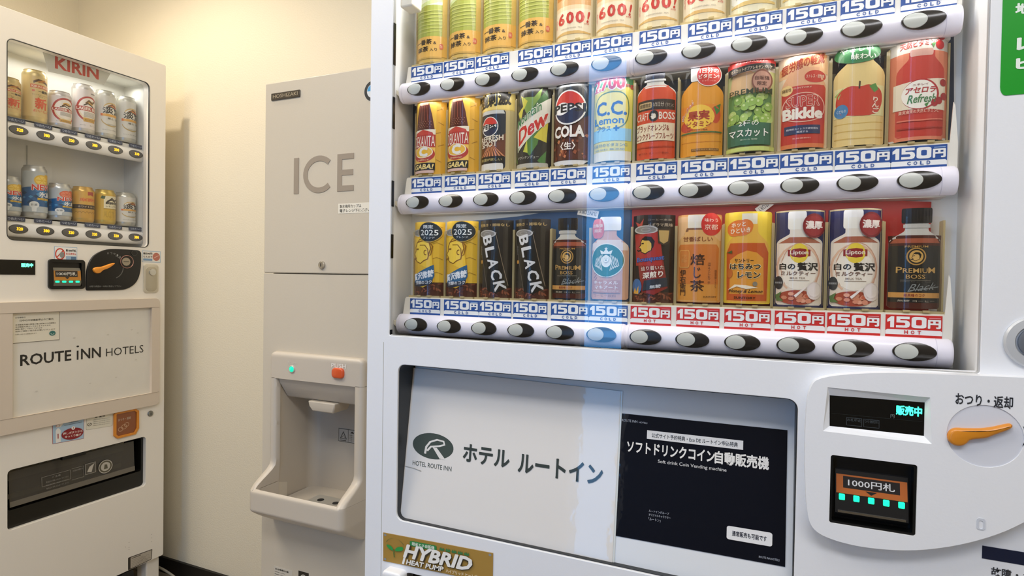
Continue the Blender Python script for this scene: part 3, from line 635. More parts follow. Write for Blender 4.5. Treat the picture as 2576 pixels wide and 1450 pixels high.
def d_gold(p):
    p.Rc(0, 1, 0, 1, 'ecbf3c')
    for y in (.93, .7, .5, .3): p.L([(.75, y), (.85, y + .02), (.97, y - .01)], .01, 'b78c2c')
    beans(p, 0, .18); tilt_can(p, 'e2b231', .06, .64, .12, .14, .86)
    p.P([(.12, .48), (.09, .78), (.68, .80), (.78, .34)], 'f0c53c'); face(p, .44, .59, .66, '8a5c14', 'f5cf48', hair_=False)
    p.P([(.16, .27), (.80, .42), (.82, .27), (.76, .20), (.18, .14)], '2c5f86'); p.P([(.17, .17), (.78, .22), (.76, .16), (.4, .12), (.18, .13)], '232a38')
    p.T('贅沢微糖', .16, .80, .225, .325, 'e9edf0', b=.03, slope=.7); p.T('芳醇のコク', .24, .76, .155, .205, 'dfe3e6', b=.02, slope=.4)
    p.E(.66, .86, .325, .137, 'd8b24e'); p.E(.66, .86, .31, .13, '1d2a33'); p.T('限定', .50, .78, .905, .955, 'd9dfe0', b=.02); p.T('2025', .42, .90, .815, .89, 'e9edea', b=.005); p.T('ブレンド', .50, .82, .77, .80, 'd9dfe0', b=.005)
def d_black(p):
    p.Rc(0, 1, 0, 1, '231f1c'); p.T('粗挽き・雑味なし', .08, .94, .915, .955, 'b59a62', b=.015, slope=.15); beans(p, 0, .13); tilt_can(p, '15130f', .10, .54, .30, .09, .83)
    p.L([(.10, .78), (.40, .10)], .012, '6b6258', 2); p.L([(.64, .80), (.93, .16)], .014, '8a7a66', 2); p.L([(.60, .80), (.64, .84)], .01, 'c4c2be', 2)
    p.T('BLACK', -.33 * .47 / .47 + .0, 1.28, .0, 0, 'd5d5d3', b=.02) if 0 else None
    # letters run down the leaning can
    n = 5; 
    for i, ch in enumerate('BLACK'):
        t = i / 4; cx = .38 + .36 * t; cy = .735 - .585 * t
        p.T(ch, cx - .155, cx + .155, cy - .075, cy + .075, 'd5d5d3', b=.03, rot=-pi / 2 + .30, asp=.4660) if 0 else lett(p, ch, cx, cy, .29, .135, -pi / 2 + .22, 'd5d5d3')
    p.E(.2, .46, .035, .025, 'c08a3c'); p.T('BOSS', .155, .21, .55, .66, '8a8781', b=0, vert=True)
def lett(p, ch, cx, cy, cap, adv, rot, c, b=.03, H=.146, Wd=.068):
    """one letter, cap height `cap` across (in card widths), advance adv down (in card heights), turned by rot"""
    v, f = text2d(ch, b, 0); h_ = cap * Wd; w_ = adv * H * .92; o = []
    for a, q, z_ in v:
        x = (a - .5) * w_; y = (q - .5) * h_
        o.append((cx + (x * cos(rot) - y * sin(rot)) / Wd, cy + (x * sin(rot) + y * cos(rot)) / H, z_))
    p.raw(o, f, c)
def d_prem(p, q):
    p.P(bottle(.05, .95, .02, .85, .20, .66, .78), 'c9c6c0'); p.P(bottle(.05, .95, .02, .73, .46, .65, .72), '4a1d12'); p.P([(.14, .70), (.86, .70), (.93, .655), (.07, .655)], 'a3543a')
    p.P([(.06, .08), (.94, .08), (.95, .6), (.93, .63), (.07, .63), (.05, .6)], '1c1c1b'); p.E(.5, .525, .17, .085, 'b98d47'); p.E(.5, .525, .145, .073, '1c1a17'); p.E(.5, .525, .12, .06, 'd1a65a'); face(p, .5, .522, .17, '1c1a17', 'd9b06a')
    p.T('PREMIUM', .30, .70, .61, .63, 'b98d47', b=.01); p.T('P', .17, .27, .365, .425, 'c39a58', b=.01); p.T('REMIU', .28, .70, .365, .41, 'c39a58', b=.01); p.T('M', .71, .84, .365, .42, 'c39a58', b=.01); p.T('BOSS', .33, .66, .31, .35, 'c39a58', b=.01)
    p.L([(.24, .295), (.76, .295)], .006, '6f6a5e'); p.T('coffee for your best', .24, .76, .275, .285, '7c766a', b=0); p.T('Black', .36, .86, .195, .265, '858a8a', b=-.004, sh=.5, slope=.4); p.L([(.4, .195), (.92, .235)], .008, '858a8a')
    p.Rc(.06, .94, .125, .175, 'c9924c'); p.T('最高峰のコク', .3, .66, .135, .165, '8a2f1c', b=.01); p.T('無糖 コーヒー', .2, .84, .085, .105, 'b5aa98', b=.005)
    q.RR(.24, .76, .845, .99, .02, '171412'); q.Rc(.27, .73, .80, .835, 'b9b7b4')
    for i in range(9): q.Rc(.27 + i * .055, .28 + i * .055, .86, .975, '2b2623')
def d_siren(p, q):
    p.P(bottle(.03, .97, .02, .86, .20, .62, .78), 'd7a588'); p.P([(.05, .68), (.2, .72), (.8, .72), (.95, .66), (.95, .6), (.05, .6)], 'ead8cc')
    for a in range(7): p.L([(.06 + a * .02, .12 + a * .05), (.22, .2 + a * .04)], .01, '8a4c38')
    cx, cy = .46, .48; p.E(cx, cy, .43, .20, 'eef0ec', 40); p.E(cx, cy, .41, .19, '1f6b4f', 40); p.E(cx, cy - .01, .13, .07, 'eef0ec')
    for s in (-1, 1):
        for i in range(5): p.L([(cx + s * (.10 + .04 * i), cy + .07 - .012 * i), (cx + s * (.15 + .04 * i), cy - .03 - .008 * i), (cx + s * (.10 + .04 * i), cy - .12 + .012 * i)], .016, 'eef0ec')
    p.P([(cx - .13, cy + .075), (cx - .16, cy + .12), (cx - .06, cy + .10), (cx, cy + .14), (cx + .06, cy + .10), (cx + .16, cy + .12), (cx + .13, cy + .075)], 'eef0ec')
    p.P([(cx + (.05 if i % 2 == 0 else .02) * sin(i * pi / 5), cy + .135 + (.024 if i % 2 == 0 else .01) * cos(i * pi / 5)) for i in range(10)], 'eef0ec')
    p.E(cx, cy + .02, .07, .045, 'eef0ec'); p.E(cx - .025, cy + .025, .01, .004, '1f6b4f', 8); p.E(cx + .025, cy + .025, .01, .004, '1f6b4f', 8); p.arc(cx, cy + .008, .02, .006, 200, 340, .008, '1f6b4f')
    p.T('STARBUCKS', .30, .62, .275, .29, '5a4a40', b=0); p.Rc(.08, .82, .10, .25, 'c48a6c'); p.T('キャラメル', .14, .76, .195, .24, 'f4ece6', b=.015); p.T('マキアート', .16, .76, .14, .185, 'f4ece6', b=.015); p.T('SWEET MILK COFFEE', .12, .78, .115, .128, 'f0dccd', b=0); p.T('コーヒー飲料', .14, .72, .05, .08, '7a4634', b=0)
    q.RR(.28, .80, .83, .99, .03, 'e9e6e2'); q.RR(.04, .40, .74, .97, .17, 'd2604c'); q.T('自販機', .08, .36, .87, .91, 'f4dcd2', b=.015); q.T('限定', .12, .34, .81, .85, 'f4dcd2', b=.015)
def d_dark(p):
    p.Rc(0, 1, 0, 1, '1f1816'); p.T('ペギラマ風味', .40, .96, .865, .905, 'b5a590', b=.01); p.T('コーヒー本来', .40, .94, .93, .955, '8f8474', b=.01); p.P([(.06, .93), (.2, .9), (.3, .96), (.26, .88), (.16, .86)], 'a5382c'); beans(p, 0, .12)
    tilt_can(p, '8c2b26', .06, .60, .22, .12, .84); p.P([(.08, .77), (.12, .42), (.76, .42), (.70, .80)], 'a8302a'); face(p, .38, .65, .40, '1c1614', 'd8b04a')
    p.T('Bousquest', .14, .80, .455, .53, '2b3a78', b=.05, slope=.5); p.T('Bousquest', .15, .79, .46, .525, '4f66a8', b=.02, slope=.5); p.T('辿り着いた', .26, .80, .37, .42, 'e2d2c2', b=.01, slope=.4); p.T('深煎り', .30, .78, .28, .355, 'eadfd0', b=.03, slope=.4)
    p.P([(.30, .13), (.34, .25), (.86, .29), (.88, .19)], '2a323c'); p.T('無糖', .48, .74, .165, .205, 'cfd6da', b=.02, slope=.4); p.E(.15, .18, .13, .09, '3f6a9a'); p.P([(.06, .1), (.1, .17), (.14, .12), (.2, .19), (.2, .09)], 'd9a23c')
    p.P([(.64, .84), (.92, .84), (.90, .68), (.78, .65), (.66, .68)], '3a2f22'); p.P([(.67, .82), (.89, .82), (.87, .70), (.78, .67), (.69, .70)], 'b89a5c')
def d_hoji(p):
    p.RR(0, 1, .02, .99, .03, 'd99a58'); p.Rc(.02, .98, .70, .97, 'e0b484'); p.RR(.26, .66, .84, .985, .02, 'e3dccf'); p.P([(.24, .84), (.70, .84), (.76, .77), (.18, .77)], '7c5238'); p.P(bottle(.03, .96, .03, .82, .3, .68, .78), 'dcab6c'); p.P([(.05, .04), (.94, .04), (.95, .62), (.9, .66), (.08, .66), (.04, .62)], 'd07a35'); p.Rc(.05, .94, .04, .22, 'd8933f')
    p.T('甘香ばしい', .16, .82, .69, .745, '8a4a20', b=.02); p.E(.78, .88, .215, .125, 'c7302a'); p.T('味わう', .64, .92, .905, .945, 'f0d2c0', b=.005); p.T('京都', .64, .92, .82, .88, 'f0d2c0', b=.005)
    for i, ch in enumerate('焙じ茶'): p.T(ch, .34 if i != 1 else .42, .66 if i != 1 else .58, .43 - i * .145, .555 - i * .145, '42230f', b=.01)
    p.RR(.06, .32, .40, .60, .04, 'e0a255'); p.RR(.08, .30, .41, .59, .03, 'd17f3a'); p.T('京都', .11, .27, .46, .55, 'dc9a50', b=0, vert=True); p.T('伊右衛門', .09, .24, .09, .38, '4c2a14', b=.01, vert=True)
    p.T('ほうじちゃ', .73, .79, .22, .46, '6a3a1a', b=0, vert=True); p.T('国産茶葉100%', .87, .92, .18, .38, '7a4420', b=0, vert=True); p.T('SUNTORY', .64, .92, .075, .09, '4c2a14', b=.02)
def d_honey(p):
    p.RR(0, 1, .02, .99, .03, 'e9c93f'); p.Rc(.38, .70, .84, .97, 'ded6c0'); p.P(bottle(.06, .94, .03, .86, .22, .62, .78), 'e5b24a'); p.P([(.08, .05), (.92, .05), (.94, .56), (.86, .66), (.14, .66), (.06, .56)], 'c4571f'); p.P([(.14, .12), (.86, .12), (.84, .50), (.7, .56), (.5, .58), (.3, .54), (.14, .48)], 'e09a35')
    p.E(.34, .82, .27, .085, 'dd7730'); p.E(.22, .80, .15, .07, 'dd7730'); p.E(.46, .84, .16, .07, 'dd7730'); p.T('ホッと', .16, .46, .83, .88, 'f7ecd8', b=.02, slope=.3); p.T('ひといき', .14, .56, .765, .82, 'f7ecd8', b=.02, slope=.3)
    p.T('サントリー', .24, .64, .455, .495, '2c1c12', b=.02); p.T('はちみつ', .13, .80, .375, .45, 'f5e5b4', b=.07); p.T('はちみつ', .14, .79, .38, .445, '2c1c12', b=.035); p.T('レモン', .30, .80, .285, .36, 'f5e5b4', b=.07); p.T('レモン', .31, .79, .29, .355, '2c1c12', b=.035)
    p.T('Honey & Lemon', .12, .84, .125, .17, '2c1c12', b=.015, sh=.4); p.T('SUNTORY', .24, .70, .07, .095, '2c1c12', b=.02); p.P([(.1, .16), (.3, .2), (.5, .175), (.75, .19), (.5, .215), (.25, .22)], 'f3e6d0'); p.E(.14, .34, .06, .05, 'c46a26'); p.P([(.06, .56), (.18, .585), (.18, .55)], '3f5a28'); p.E(.68, .23, .05, .025, '8a8272')
def d_milk(p):
    p.Rc(0, 1, 0, 1, '2b2f5a'); p.L([(.02, .99), (.98, .99)], .015, 'b9a57c'); p.Rc(.02, .03, .02, .98, 'b9a57c'); p.Rc(.97, .98, .02, .98, 'b9a57c')
    p.P(bottle(.05, .95, .02, .84, .2, .66, .76), 'e4dcd4'); p.RR(.26, .62, .80, .985, .03, 'eceae6'); p.P([(.3, .72), (.7, .72), (.92, .66), (.08, .66)], 'a9624a'); p.Rc(.05, .95, .04, .655, 'e9dccf')
    p.arc(.48, .40, .42, .24, -60, 240, .04, 'e0b9a0', 2); p.arc(.52, .40, .38, .26, -50, 220, .015, 'cf9d84', 2); p.E(.48, .38, .36, .2, 'f1e9df')
    p.E(.49, .555, .18, .10, 'e9cf45'); p.P([(.27, .525), (.5, .51), (.71, .525), (.71, .59), (.5, .605), (.27, .59)], '8f2326'); p.T('Lipton', .31, .67, .53, .585, 'f4e9da', b=.02)
    p.T('白の', .11, .42, .385, .455, '2b2624', b=.03); p.T('贅沢', .46, .87, .375, .46, '2b2624', b=.04); p.T('ミルクティー', .14, .82, .325, .37, '6b4438', b=.02); p.T('MILK TEA', .32, .62, .29, .31, '8f7a6a', b=.005); p.L([(.3, .275), (.7, .275)], .005, '9a8878')
    p.E(.10, .25, .085, .068, '2a2f38'); p.T('期間限定', .03, .17, .24, .26, 'c9ccd0', b=0); p.E(.46, .10, .38, .075, 'a94a34'); random.seed(5)
    for i in range(16): p.P([(x_, y_) for x_, y_ in ell(random.uniform(.2, .7), random.uniform(.06, .14), .06, .02, 7)], random.choice(['d38a6c', 'b9593c', 'e0a184']))
    p.E(.80, .17, .15, .09, 'ddd0c8'); p.E(.80, .18, .12, .07, 'e7dcd4'); p.P([(.04, .12), (.16, .16), (.12, .1), (.2, .06), (.06, .06)], '5c7a48'); p.P([(.40, .12), (.62, .21), (.64, .2), (.44, .10)], 'eadfd6')
    p.E(.77, .835, .225, .125, '7c2326'); p.E(.77, .835, .19, .105, '932c2e'); p.T('濃厚', .60, .94, .80, .885, 'ecdfd4', b=.04)
CW = .068
def curve_map(cu, v0, H, w_=CW):
    Rr = .56 * w_
    def fn(u, v, l):
        x = (u - .5) * w_; x_ = max(-.5 * w_, min(.5 * w_, x)); dep = Rr - sqrt(Rr * Rr - x_ * x_)
        return R(cu + x, v0 + v * H, -.0175 - dep + l * .00007)
    return fn
def sleeve(root, cu, v0, H, hs):
    g = G(); Rr = .56 * (CW + .004); n = 14; w2 = CW / 2 + .001
    def row(v): return [R(cu + (-1 + 2 * i / n) * w2, v, -.0155 - (Rr - sqrt(Rr * Rr - ((-1 + 2 * i / n) * w2) ** 2)) * .97) for i in range(n + 1)]
    a, b = row(v0 + .001), row(v0 + hs); g.loft([a, b], 0, closed=False)
    link('sleeve', g.mesh(), SLEEVE, root, smooth=1.)
    g = G()
    for s in (-1, 1):
        g.box(R, cu + s * w2 - .0012, cu + s * w2 + .0012, v0, v0 + H * .9, -.056, -.036)
    g.box(R, cu - w2 * .98, cu + w2 * .98, v0 - .001, v0 + .003, -.055, -.019)
    for t in (-.4, .25): g.box(R, cu + t * w2, cu + t * w2 + .008, v0 + .001, v0 + .004, -.02, -.0155)
    link('sleeve_flange', g.mesh(), FLANGE, root)
def drink(k, row, design, name, label, cat, group=None, two=False, H=.146, w_=CW, proto=None):
    cu = k * P_ + .0035; v0 = ROWS[row] + .052
    if proto:
        off = R(cu, v0, -.03) - ROOTS[proto]
        o = proto.copy(); COL.objects.link(o); o.location = ROOTS[proto] + off
        for c in proto.children: d = c.copy(); COL.objects.link(d); d.parent = o
        ROOTS[o] = o.location.copy()
    else:
        o = empty(name, R(cu, v0, -.03))
        fn = curve_map(cu, v0 + .003, H, w_)
        if two:
            p, q = Print(), Print(); q.lay = 12; design(p, q)
            me, ms = p.build(fn, 10, back=12, rough=.35); link('bottle_panel', me, ms, o)
            me, ms = q.build(fn, 10, back=12, rough=.35, solid=2); link('cap', me, ms, o)
        else:
            p = Print(); design(p); me, ms = p.build(fn, 10, back=12, rough=.35); link('printed_card', me, ms, o)
        sleeve(o, cu, v0, H, H * .93)
    for key in ('group', 'label', 'category'):
        if key in o: del o[key]
    return tag(o, label, cat, group)
H1 = .205
TEA = 'green tea display bottles in the top row'; BAR = 'barley tea display bottles in the top row'; CLR = 'clear drink display bottles in the top row'
tea = drink(0, 0, d_tea, 'tea_bottle_display', 'green tea bottle display with amber band, leftmost in the top row', 'bottle', TEA, H=H1)
drink(1, 0, None, '', 'green tea bottle display with amber band, second from left in the top row', 'bottle', TEA, proto=tea)
drink(2, 0, None, '', 'green tea bottle display with amber band, third from left in the top row', 'bottle', TEA, proto=tea)
drink(3, 0, None, '', 'green tea bottle display with amber band, beside the first orange tea bottle', 'bottle', TEA, proto=tea)
bar = drink(4, 0, d_barley, 'barley_tea_bottle_display', 'orange tea bottle display with red 600, right beside the green teas', 'bottle', BAR, H=H1)
drink(5, 0, None, '', 'orange tea bottle display with red 600, second of four', 'bottle', BAR, proto=bar)
drink(6, 0, None, '', 'orange tea bottle display with red 600, third of four', 'bottle', BAR, proto=bar)
drink(7, 0, None, '', 'orange tea bottle display with red 600, last before the pale bottles', 'bottle', BAR, proto=bar)
clr = drink(8, 0, d_clear, 'clear_drink_bottle_display', 'pale bottle display with Japanese script, next to the last red 600', 'bottle', CLR, H=H1)
drink(9, 0, None, '', 'pale bottle display cut by the top edge, tenth in the top row', 'bottle', CLR, proto=clr)
drink(10, 0, None, '', 'pale bottle display cut by the top edge, eleventh in the top row', 'bottle', CLR, proto=clr)
drink(11, 0, None, '', 'pale bottle display cut by the top edge, rightmost in the top row', 'bottle', CLR, proto=clr)
VIT = 'brown vitamin drink displays in the middle row'
vit = drink(0, 1, d_vita, 'vitamin_drink_display', 'yellow card with brown vitamin bottle, leftmost in the middle row', 'bottle', VIT, H=.143)
drink(1, 1, None, '', 'yellow card with brown vitamin bottle, beside the small dark cola can', 'bottle', VIT, proto=vit)
drink(2, 1, d_shot, 'small_can_display', 'small dark cola can card under a yellow strip with black characters', 'can')
drink(3, 1, d_dew, 'soda_can_display', 'black and green citrus soda can display with slanted red lettering', 'can', H=.148)
drink(4, 1, d_cola, 'cola_can_display', 'tall black cola can display with large red, white and navy globe', 'can', H=.158)
drink(5, 1, d_lemon, 'lemon_drink_display', 'yellow and green lemon drink can display with red 2700', 'can', H=.157)
drink(6, 1, d_craft, 'bottle_display', 'orange-red bottle display with dark navy cap and cream label', 'bottle', two=True, H=.152)
drink(7, 1, d_fruit, 'juice_bottle_display', 'orange juice bottle display with round red badge by its white cap', 'bottle', two=True, H=.148)
drink(8, 1, d_muscat, 'bottle_display', 'green muscat grape drink display with brown seal', 'bottle', H=.150)
drink(9, 1, d_bikkle, 'bottle_display', 'red yogurt drink display with orange banner and navy box', 'bottle', H=.150)
drink(10, 1, d_apple, 'juice_bottle_display', 'pale apple juice bottle display with red apple and green badge', 'bottle', two=True, H=.153)
drink(11, 1, d_acerola, 'bottle_display', 'red cherry drink display, rightmost in the middle row', 'bottle', H=.155)
GLD = 'gold coffee can displays'; BLK = 'black coffee can displays'; MLK = 'milk tea bottle displays'
gd = drink(0, 2, d_gold, 'coffee_can_display', 'gold coffee can card with round 2025 badge, leftmost in the bottom row', 'can', GLD, H=.142)
drink(1, 2, None, '', 'gold coffee can card with round 2025 badge, beside the black coffee cans', 'can', GLD, proto=gd)
bk = drink(2, 2, d_black, 'coffee_can_display', 'black coffee can card lettered BLACK, beside the gold cans', 'can', BLK, H=.142)
drink(3, 2, None, '', 'black coffee can card lettered BLACK, beside the small black bottle', 'can', BLK, proto=bk)
pm = drink(4, 2, d_prem, 'coffee_bottle_display', 'black coffee bottle display in front of the blue board, above a blue tag', 'bottle', 'black coffee bottle displays', two=True, H=.143)
drink(5, 2, d_siren, 'coffee_bottle_display', 'tan caramel coffee bottle display with round crowned emblem', 'bottle', two=True, H=.143)
drink(6, 2, d_dark, 'coffee_can_display', 'dark red and black coffee can card with yellow profile face', 'can', H=.143)
drink(7, 2, d_hoji, 'tea_bottle_display', 'orange-brown roasted tea display with tall vertical characters and red badge', 'bottle', H=.143)
drink(8, 2, d_honey, 'honey_lemon_bottle_display', 'yellow and orange honey lemon bottle display', 'bottle', H=.145)
mk = drink(9, 2, d_milk, 'milk_tea_bottle_display', 'navy and cream milk tea bottle card, beside the yellow honey lemon', 'bottle', MLK, H=.144)
drink(10, 2, None, '', 'navy and cream milk tea bottle card, beside the rightmost black bottle', 'bottle', MLK, proto=mk)
drink(11, 2, None, '', 'black coffee bottle display above a red tag, rightmost in the bottom row', 'bottle', 'black coffee bottle displays', proto=pm)

# ------------------------------------------------------------------ right machine: advert window and coin panel
def lean(v): return .002 + .040 * (SV1 - v) / (SV1 - SV0)       # the board leans forward at its foot
g = G(); g.loft([[R(u, v, w) for v, w in ((SV0 - .004, lean(SV0 - .004)), (SV1 + .008, lean(SV1 + .008)), (SV1 + .008, lean(SV1 + .008) - .003), (SV0 - .004, lean(SV0 - .004) - .003))] for u in (SG0 + .004, SG1 + .014)])
link('advert_board', g.mesh(), mat('e4e7ea', .3), rm)
g = G(); g.box(R, SG0 - .018, SG1 + .018, SV0 - .02, SV1 + .01, -.012, -.008); link('advert_backing', g.mesh(), mat('2a2c2a', .5), rm)
def quadpx(fc, q, w): return [fc.at(x, y, w) for x, y in q]
pr = Print(); pr.Rc(0, 1, 0, 1, 'e3e0dc')
pr.E(.150, .505, .108, .083, '47514d', 40)
pr.P([(.105, .455), (.112, .50), (.135, .525), (.185, .535), (.17, .515), (.150, .508), (.14, .487)], 'ebe9e4') if 0 else None
pr.L([(.112, .450), (.116, .495), (.135, .53), (.17, .55), (.205, .545), (.21, .525), (.185, .512), (.14, .50), (.122, .47)], .011, 'e3e0dc')
pr.P([(.150, .498), (.172, .498), (.222, .43), (.190, .432)], 'e3e0dc')
pr.T('HOTEL ROUTE INN', .05, .255, .365, .395, '4b5450', b=-.002)
pr.T('ホテル', .308, .535, .44, .555, '3d4543', b=.028); pr.T('ルートイン', .575, .945, .43, .55, '3d4543', b=.028)
pr.L([(.01, .35), (.06, .345), (.1, .335)], .004, 'a9a69f')
def leanq(pts, dw):
    o = []
    for x, y in pts:
        w = .02
        for _ in range(12): w = lean(R.at(x, y, w)[1]) + dw
        o.append(R.at(x, y, w))
    return o
def leanmap(q, dw, e=.00012):
    b = quadmap(lambda u, v, w: (u, v, w), q, 0, 0)
    def fn(u, v, l): a_, v_, _ = b(u, v, 0); return R(a_, v_, lean(v_) + dw + e * l)
    return fn
q = leanq([(1004, 1309), (1540, 1418), (1562, 985), (1034, 925)], .002)
u = Vector(((q[1][0] - q[0][0]), 0)); q = [(.3955 * 0 + q[0][0], q[0][1]), (q[1][0], q[1][1]), (q[2][0], q[2][1]), (q[3][0], q[3][1])]
me, ms = pr.build(leanmap(q, .002), back=5, rough=.5); ms = [laminated('%02x%02x%02x' % tuple(round(255 * ((1.055 * x ** (1 / 2.4) - .055) if x > .0031 else 12.92 * x)) for x in m_.node_tree.nodes['Principled BSDF'].inputs['Base Color'].default_value[:3])) for m_ in ms]
sh = link('hotel_sheet', me, ms, loc=R(q[0][0], q[0][1], lean(q[0][1]))); tag(sh, 'white sheet with green-grey oval hotel emblem and katakana, in the advert window', 'sign')
g = G(); q2 = [(a + (-.001 if i in (0, 3) else .003), b - (.004 if i < 2 else 0)) for i, (a, b) in enumerate(q)]
g.loft([[R(a, b, lean(b) + w) for a, b in q2] for w in (.0008, .0012)]); link('laminate_edge', g.mesh(), mat('dcdcd2', .2, coat=.6), sh)
pr = Print(); pr.Rc(0, 1, 0, 1, '070a16')
pr.T('ROUTE INN', .02, .12, .935, .955, 'b9c0cc', b=.0); pr.T('HOTELS', .13, .185, .935, .948, 'b9c0cc', b=0)
pr.Rc(.185, .76, .815, .885, 'e8e8e8'); pr.T('公式サイト予約特典・Eco DE ルートイン申込特典', .215, .73, .83, .868, '2b2f38', b=.01)
pr.T('ソフトドリンクコイン', .06, .60, .69, .785, 'eceae6', b=.03); pr.T('自動販売機', .60, .905, .685, .785, 'eceae6', b=.035)
pr.T('Soft drink Coin Vending machine', .26, .67, .625, .66, 'd4d4d4', b=.01)
pr.T('通常販売も可能です', .71, .90, .165, .20, '1c2030', b=.02) if 0 else None
pr.T('ルートイングループ', .215, .34, .235, .255, 'b9bfca', b=0); pr.T('オリジナルキャラクター', .215, .35, .205, .225, 'b9bfca', b=0); pr.T('「ルートン」', .215, .29, .17, .195, 'b9bfca', b=0)
pr.RR(.68, .93, .13, .23, .015, 'e9e9e9'); pr.T('通常販売も可能です', .71, .90, .16, .20, '1c2030', b=.02)
pr.T('ROUTE INN HOTELS', .86, .97, .035, .05, 'b9bfca', b=0)
q = leanq([(1545, 1348), (1975, 1427), (1981, 1083), (1558, 1040)], .001)
me, ms = pr.build(leanmap(q, .001), back=5, rough=.5); ms = [laminated('%02x%02x%02x' % tuple(round(255 * ((1.055 * x ** (1 / 2.4) - .055) if x > .0031 else 12.92 * x)) for x in m_.node_tree.nodes['Principled BSDF'].inputs['Base Color'].default_value[:3])) for m_ in ms]
po = link('poster', me, ms, loc=R(q[0][0], q[0][1], lean(q[0][1]))); tag(po, 'black poster with white Japanese headline in the advert window', 'poster')
# gold plaque
q = [R.at(965, 1411, FW), R.at(1240, 1468, FW), R.at(1241, 1392, FW), R.at(965, 1340, FW)]
pr = Print(); pr.Rc(0, 1, 0, 1, 'a8843c')
for x, y in ((.02, .93), (.975, .93), (.02, .08), (.975, .08)): pr.E(x, y, .012, .045, '8a8f92', 12)
pr.RR(.26, .51, .72, .90, .03, '2f8a4a'); pr.T('超省エネ自販機', .28, .49, .75, .87, 'e9f0e2', b=.02)
for i in range(5):
    x = .535 + i * .055; pr.P([(x, .80), (x + .01, .88), (x + .018, .82), (x + .024, .89), (x + .03, .82), (x + .04, .88), (x + .046, .80), (x + .04, .77), (x + .006, .77)], '3b7c46')
pr.P(smooth_poly([(.11, .42), (.05, .5), (.03, .64), (.09, .6)]), '2f9a4a'); pr.P(smooth_poly([(.115, .42), (.2, .5), (.2, .66), (.13, .58)]), '2f9a4a'); pr.L([(.115, .22), (.11, .35), (.113, .5)], .008, '2a6a3a', 4)
pr.arc(.12, .62, .09, .26, 20, 160, .006, '5a7040', 4)
pr.T('HYBRID', .205, .835, .26, .74, '3a3222', b=.07, sh=.3, slope=-.06); pr.T('HYBRID', .20, .83, .28, .76, 'f2f0ea', b=.04, sh=.3, slope=-.06)
pr.P([(.19, .05), (.235, .75), (.255, .75), (.21, .05)], 'f2f0ea')
pr.T('HEAT PUMP', .235, .585, .06, .24, '3a3222', b=.06, sh=.2); pr.T('HEAT PUMP', .23, .58, .07, .25, 'f2f0ea', b=.035, sh=.2); pr.T('ハイブリッド ヒートポンプ', .60, .93, .07, .2, 'f0e8d2', b=.01)
panel_part('plaque', R, pr, quadmap(R, q, FW + .0012), rm, .35, 8, 'gold heat pump plaque')
# pickup opening below
g = G(); g.box(R, .0, .60, -.80, -.39, -.02, .0, 0); link('pickup_recess', g.mesh(), DARK, rm)
g = G(); g.prism(R, rrect(R.at(963, 1440, .07)[0], R.at(1012, 1440, .07)[0], -.5, R.at(985, 1438, .07)[1], .008), FW, .075, 0, .004); link('grip', g.mesh(), WHITE, rm, smooth=.7)
# coin panel
W2 = .073
out = [R.at(x, y, W2) for x, y in ((2062, 948), (2036, 975), (2026, 1050), (2024, 1180), (2030, 1300), (2048, 1338), (2100, 1362), (2180, 1380), (2290, 1388), (2400, 1376), (2500, 1350), (2580, 1315))]
out += [(.96, -.12), (1.02, -.06), (1.04, -.03), (1.02, -.018), (.98, -.015), (.9, -.0155), (.82, -.018), (.74, -.021)]
cp = smooth_poly(out, 2)
disp = rrect(*R.box((2070, 975), (2350, 1118), W2), .006)
disp = [R.at(2082, 975, W2), R.at(2340, 1001, W2), R.at(2344, 1118, W2), R.at(2070, 1085, W2)]
bill = rrect(R.at(2090, 1150, W2)[0], R.at(2308, 1180, W2)[0], R.at(2100, 1318, W2)[1], R.at(2100, 1146, W2)[1], .003, 3)
lc = R.at(2477, 1098, W2); ld = ell(lc[0], lc[1], .0375, .0375, 36)
g = G(); g.frame(R, cp, [disp[::-1], bill, ld], FW - .03, W2); cpo = bevel(link('coin_panel', g.mesh(), WHITE, rm), .006, 4, 50)
cpo.modifiers['bevel'].limit_method = 'ANGLE'
# display with sloping surround
d2 = [R.at(2087, 995, W2 - .006), R.at(2326, 1013, W2 - .006), R.at(2324, 1097, W2 - .006), R.at(2087, 1072, W2 - .006)]
g = G(); g.loft([[R(*p, W2 - .0005) for p in disp], [R(*p, W2 - .006) for p in d2]], caps=False); link('display_bezel', g.mesh(), WHITE, rm)
pr = Print(); pr.Rc(0, 1, 0, 1, '07090a')
for i in range(2): 
    x = .185 + i * .185; pr.Rc(x, x + .17, .08, .34, '3c4246'); pr.Rc(x + .006, x + .164, .10, .32, '090b0c'); pr.T(('お札中止', 'つり銭切れ')[i], x + .01, x + .16, .22, .31, '4f575c', b=0)
pr.Rc(.02, .98, .42, .425, '39403f'); pr.T('円', .655, .695, .45, .56, '7c8a88', b=0)
pr.T('販売中', .71, .975, .56, .86, mat('35f5c0', .4, emis=3.2), b=.035)
panel_part('display_screen', R, pr, quadmap(R, [d2[3], d2[2], d2[1], d2[0]], W2 - .0058, .0001), rm, .15, 6, 'black display with green characters', coat=.5)
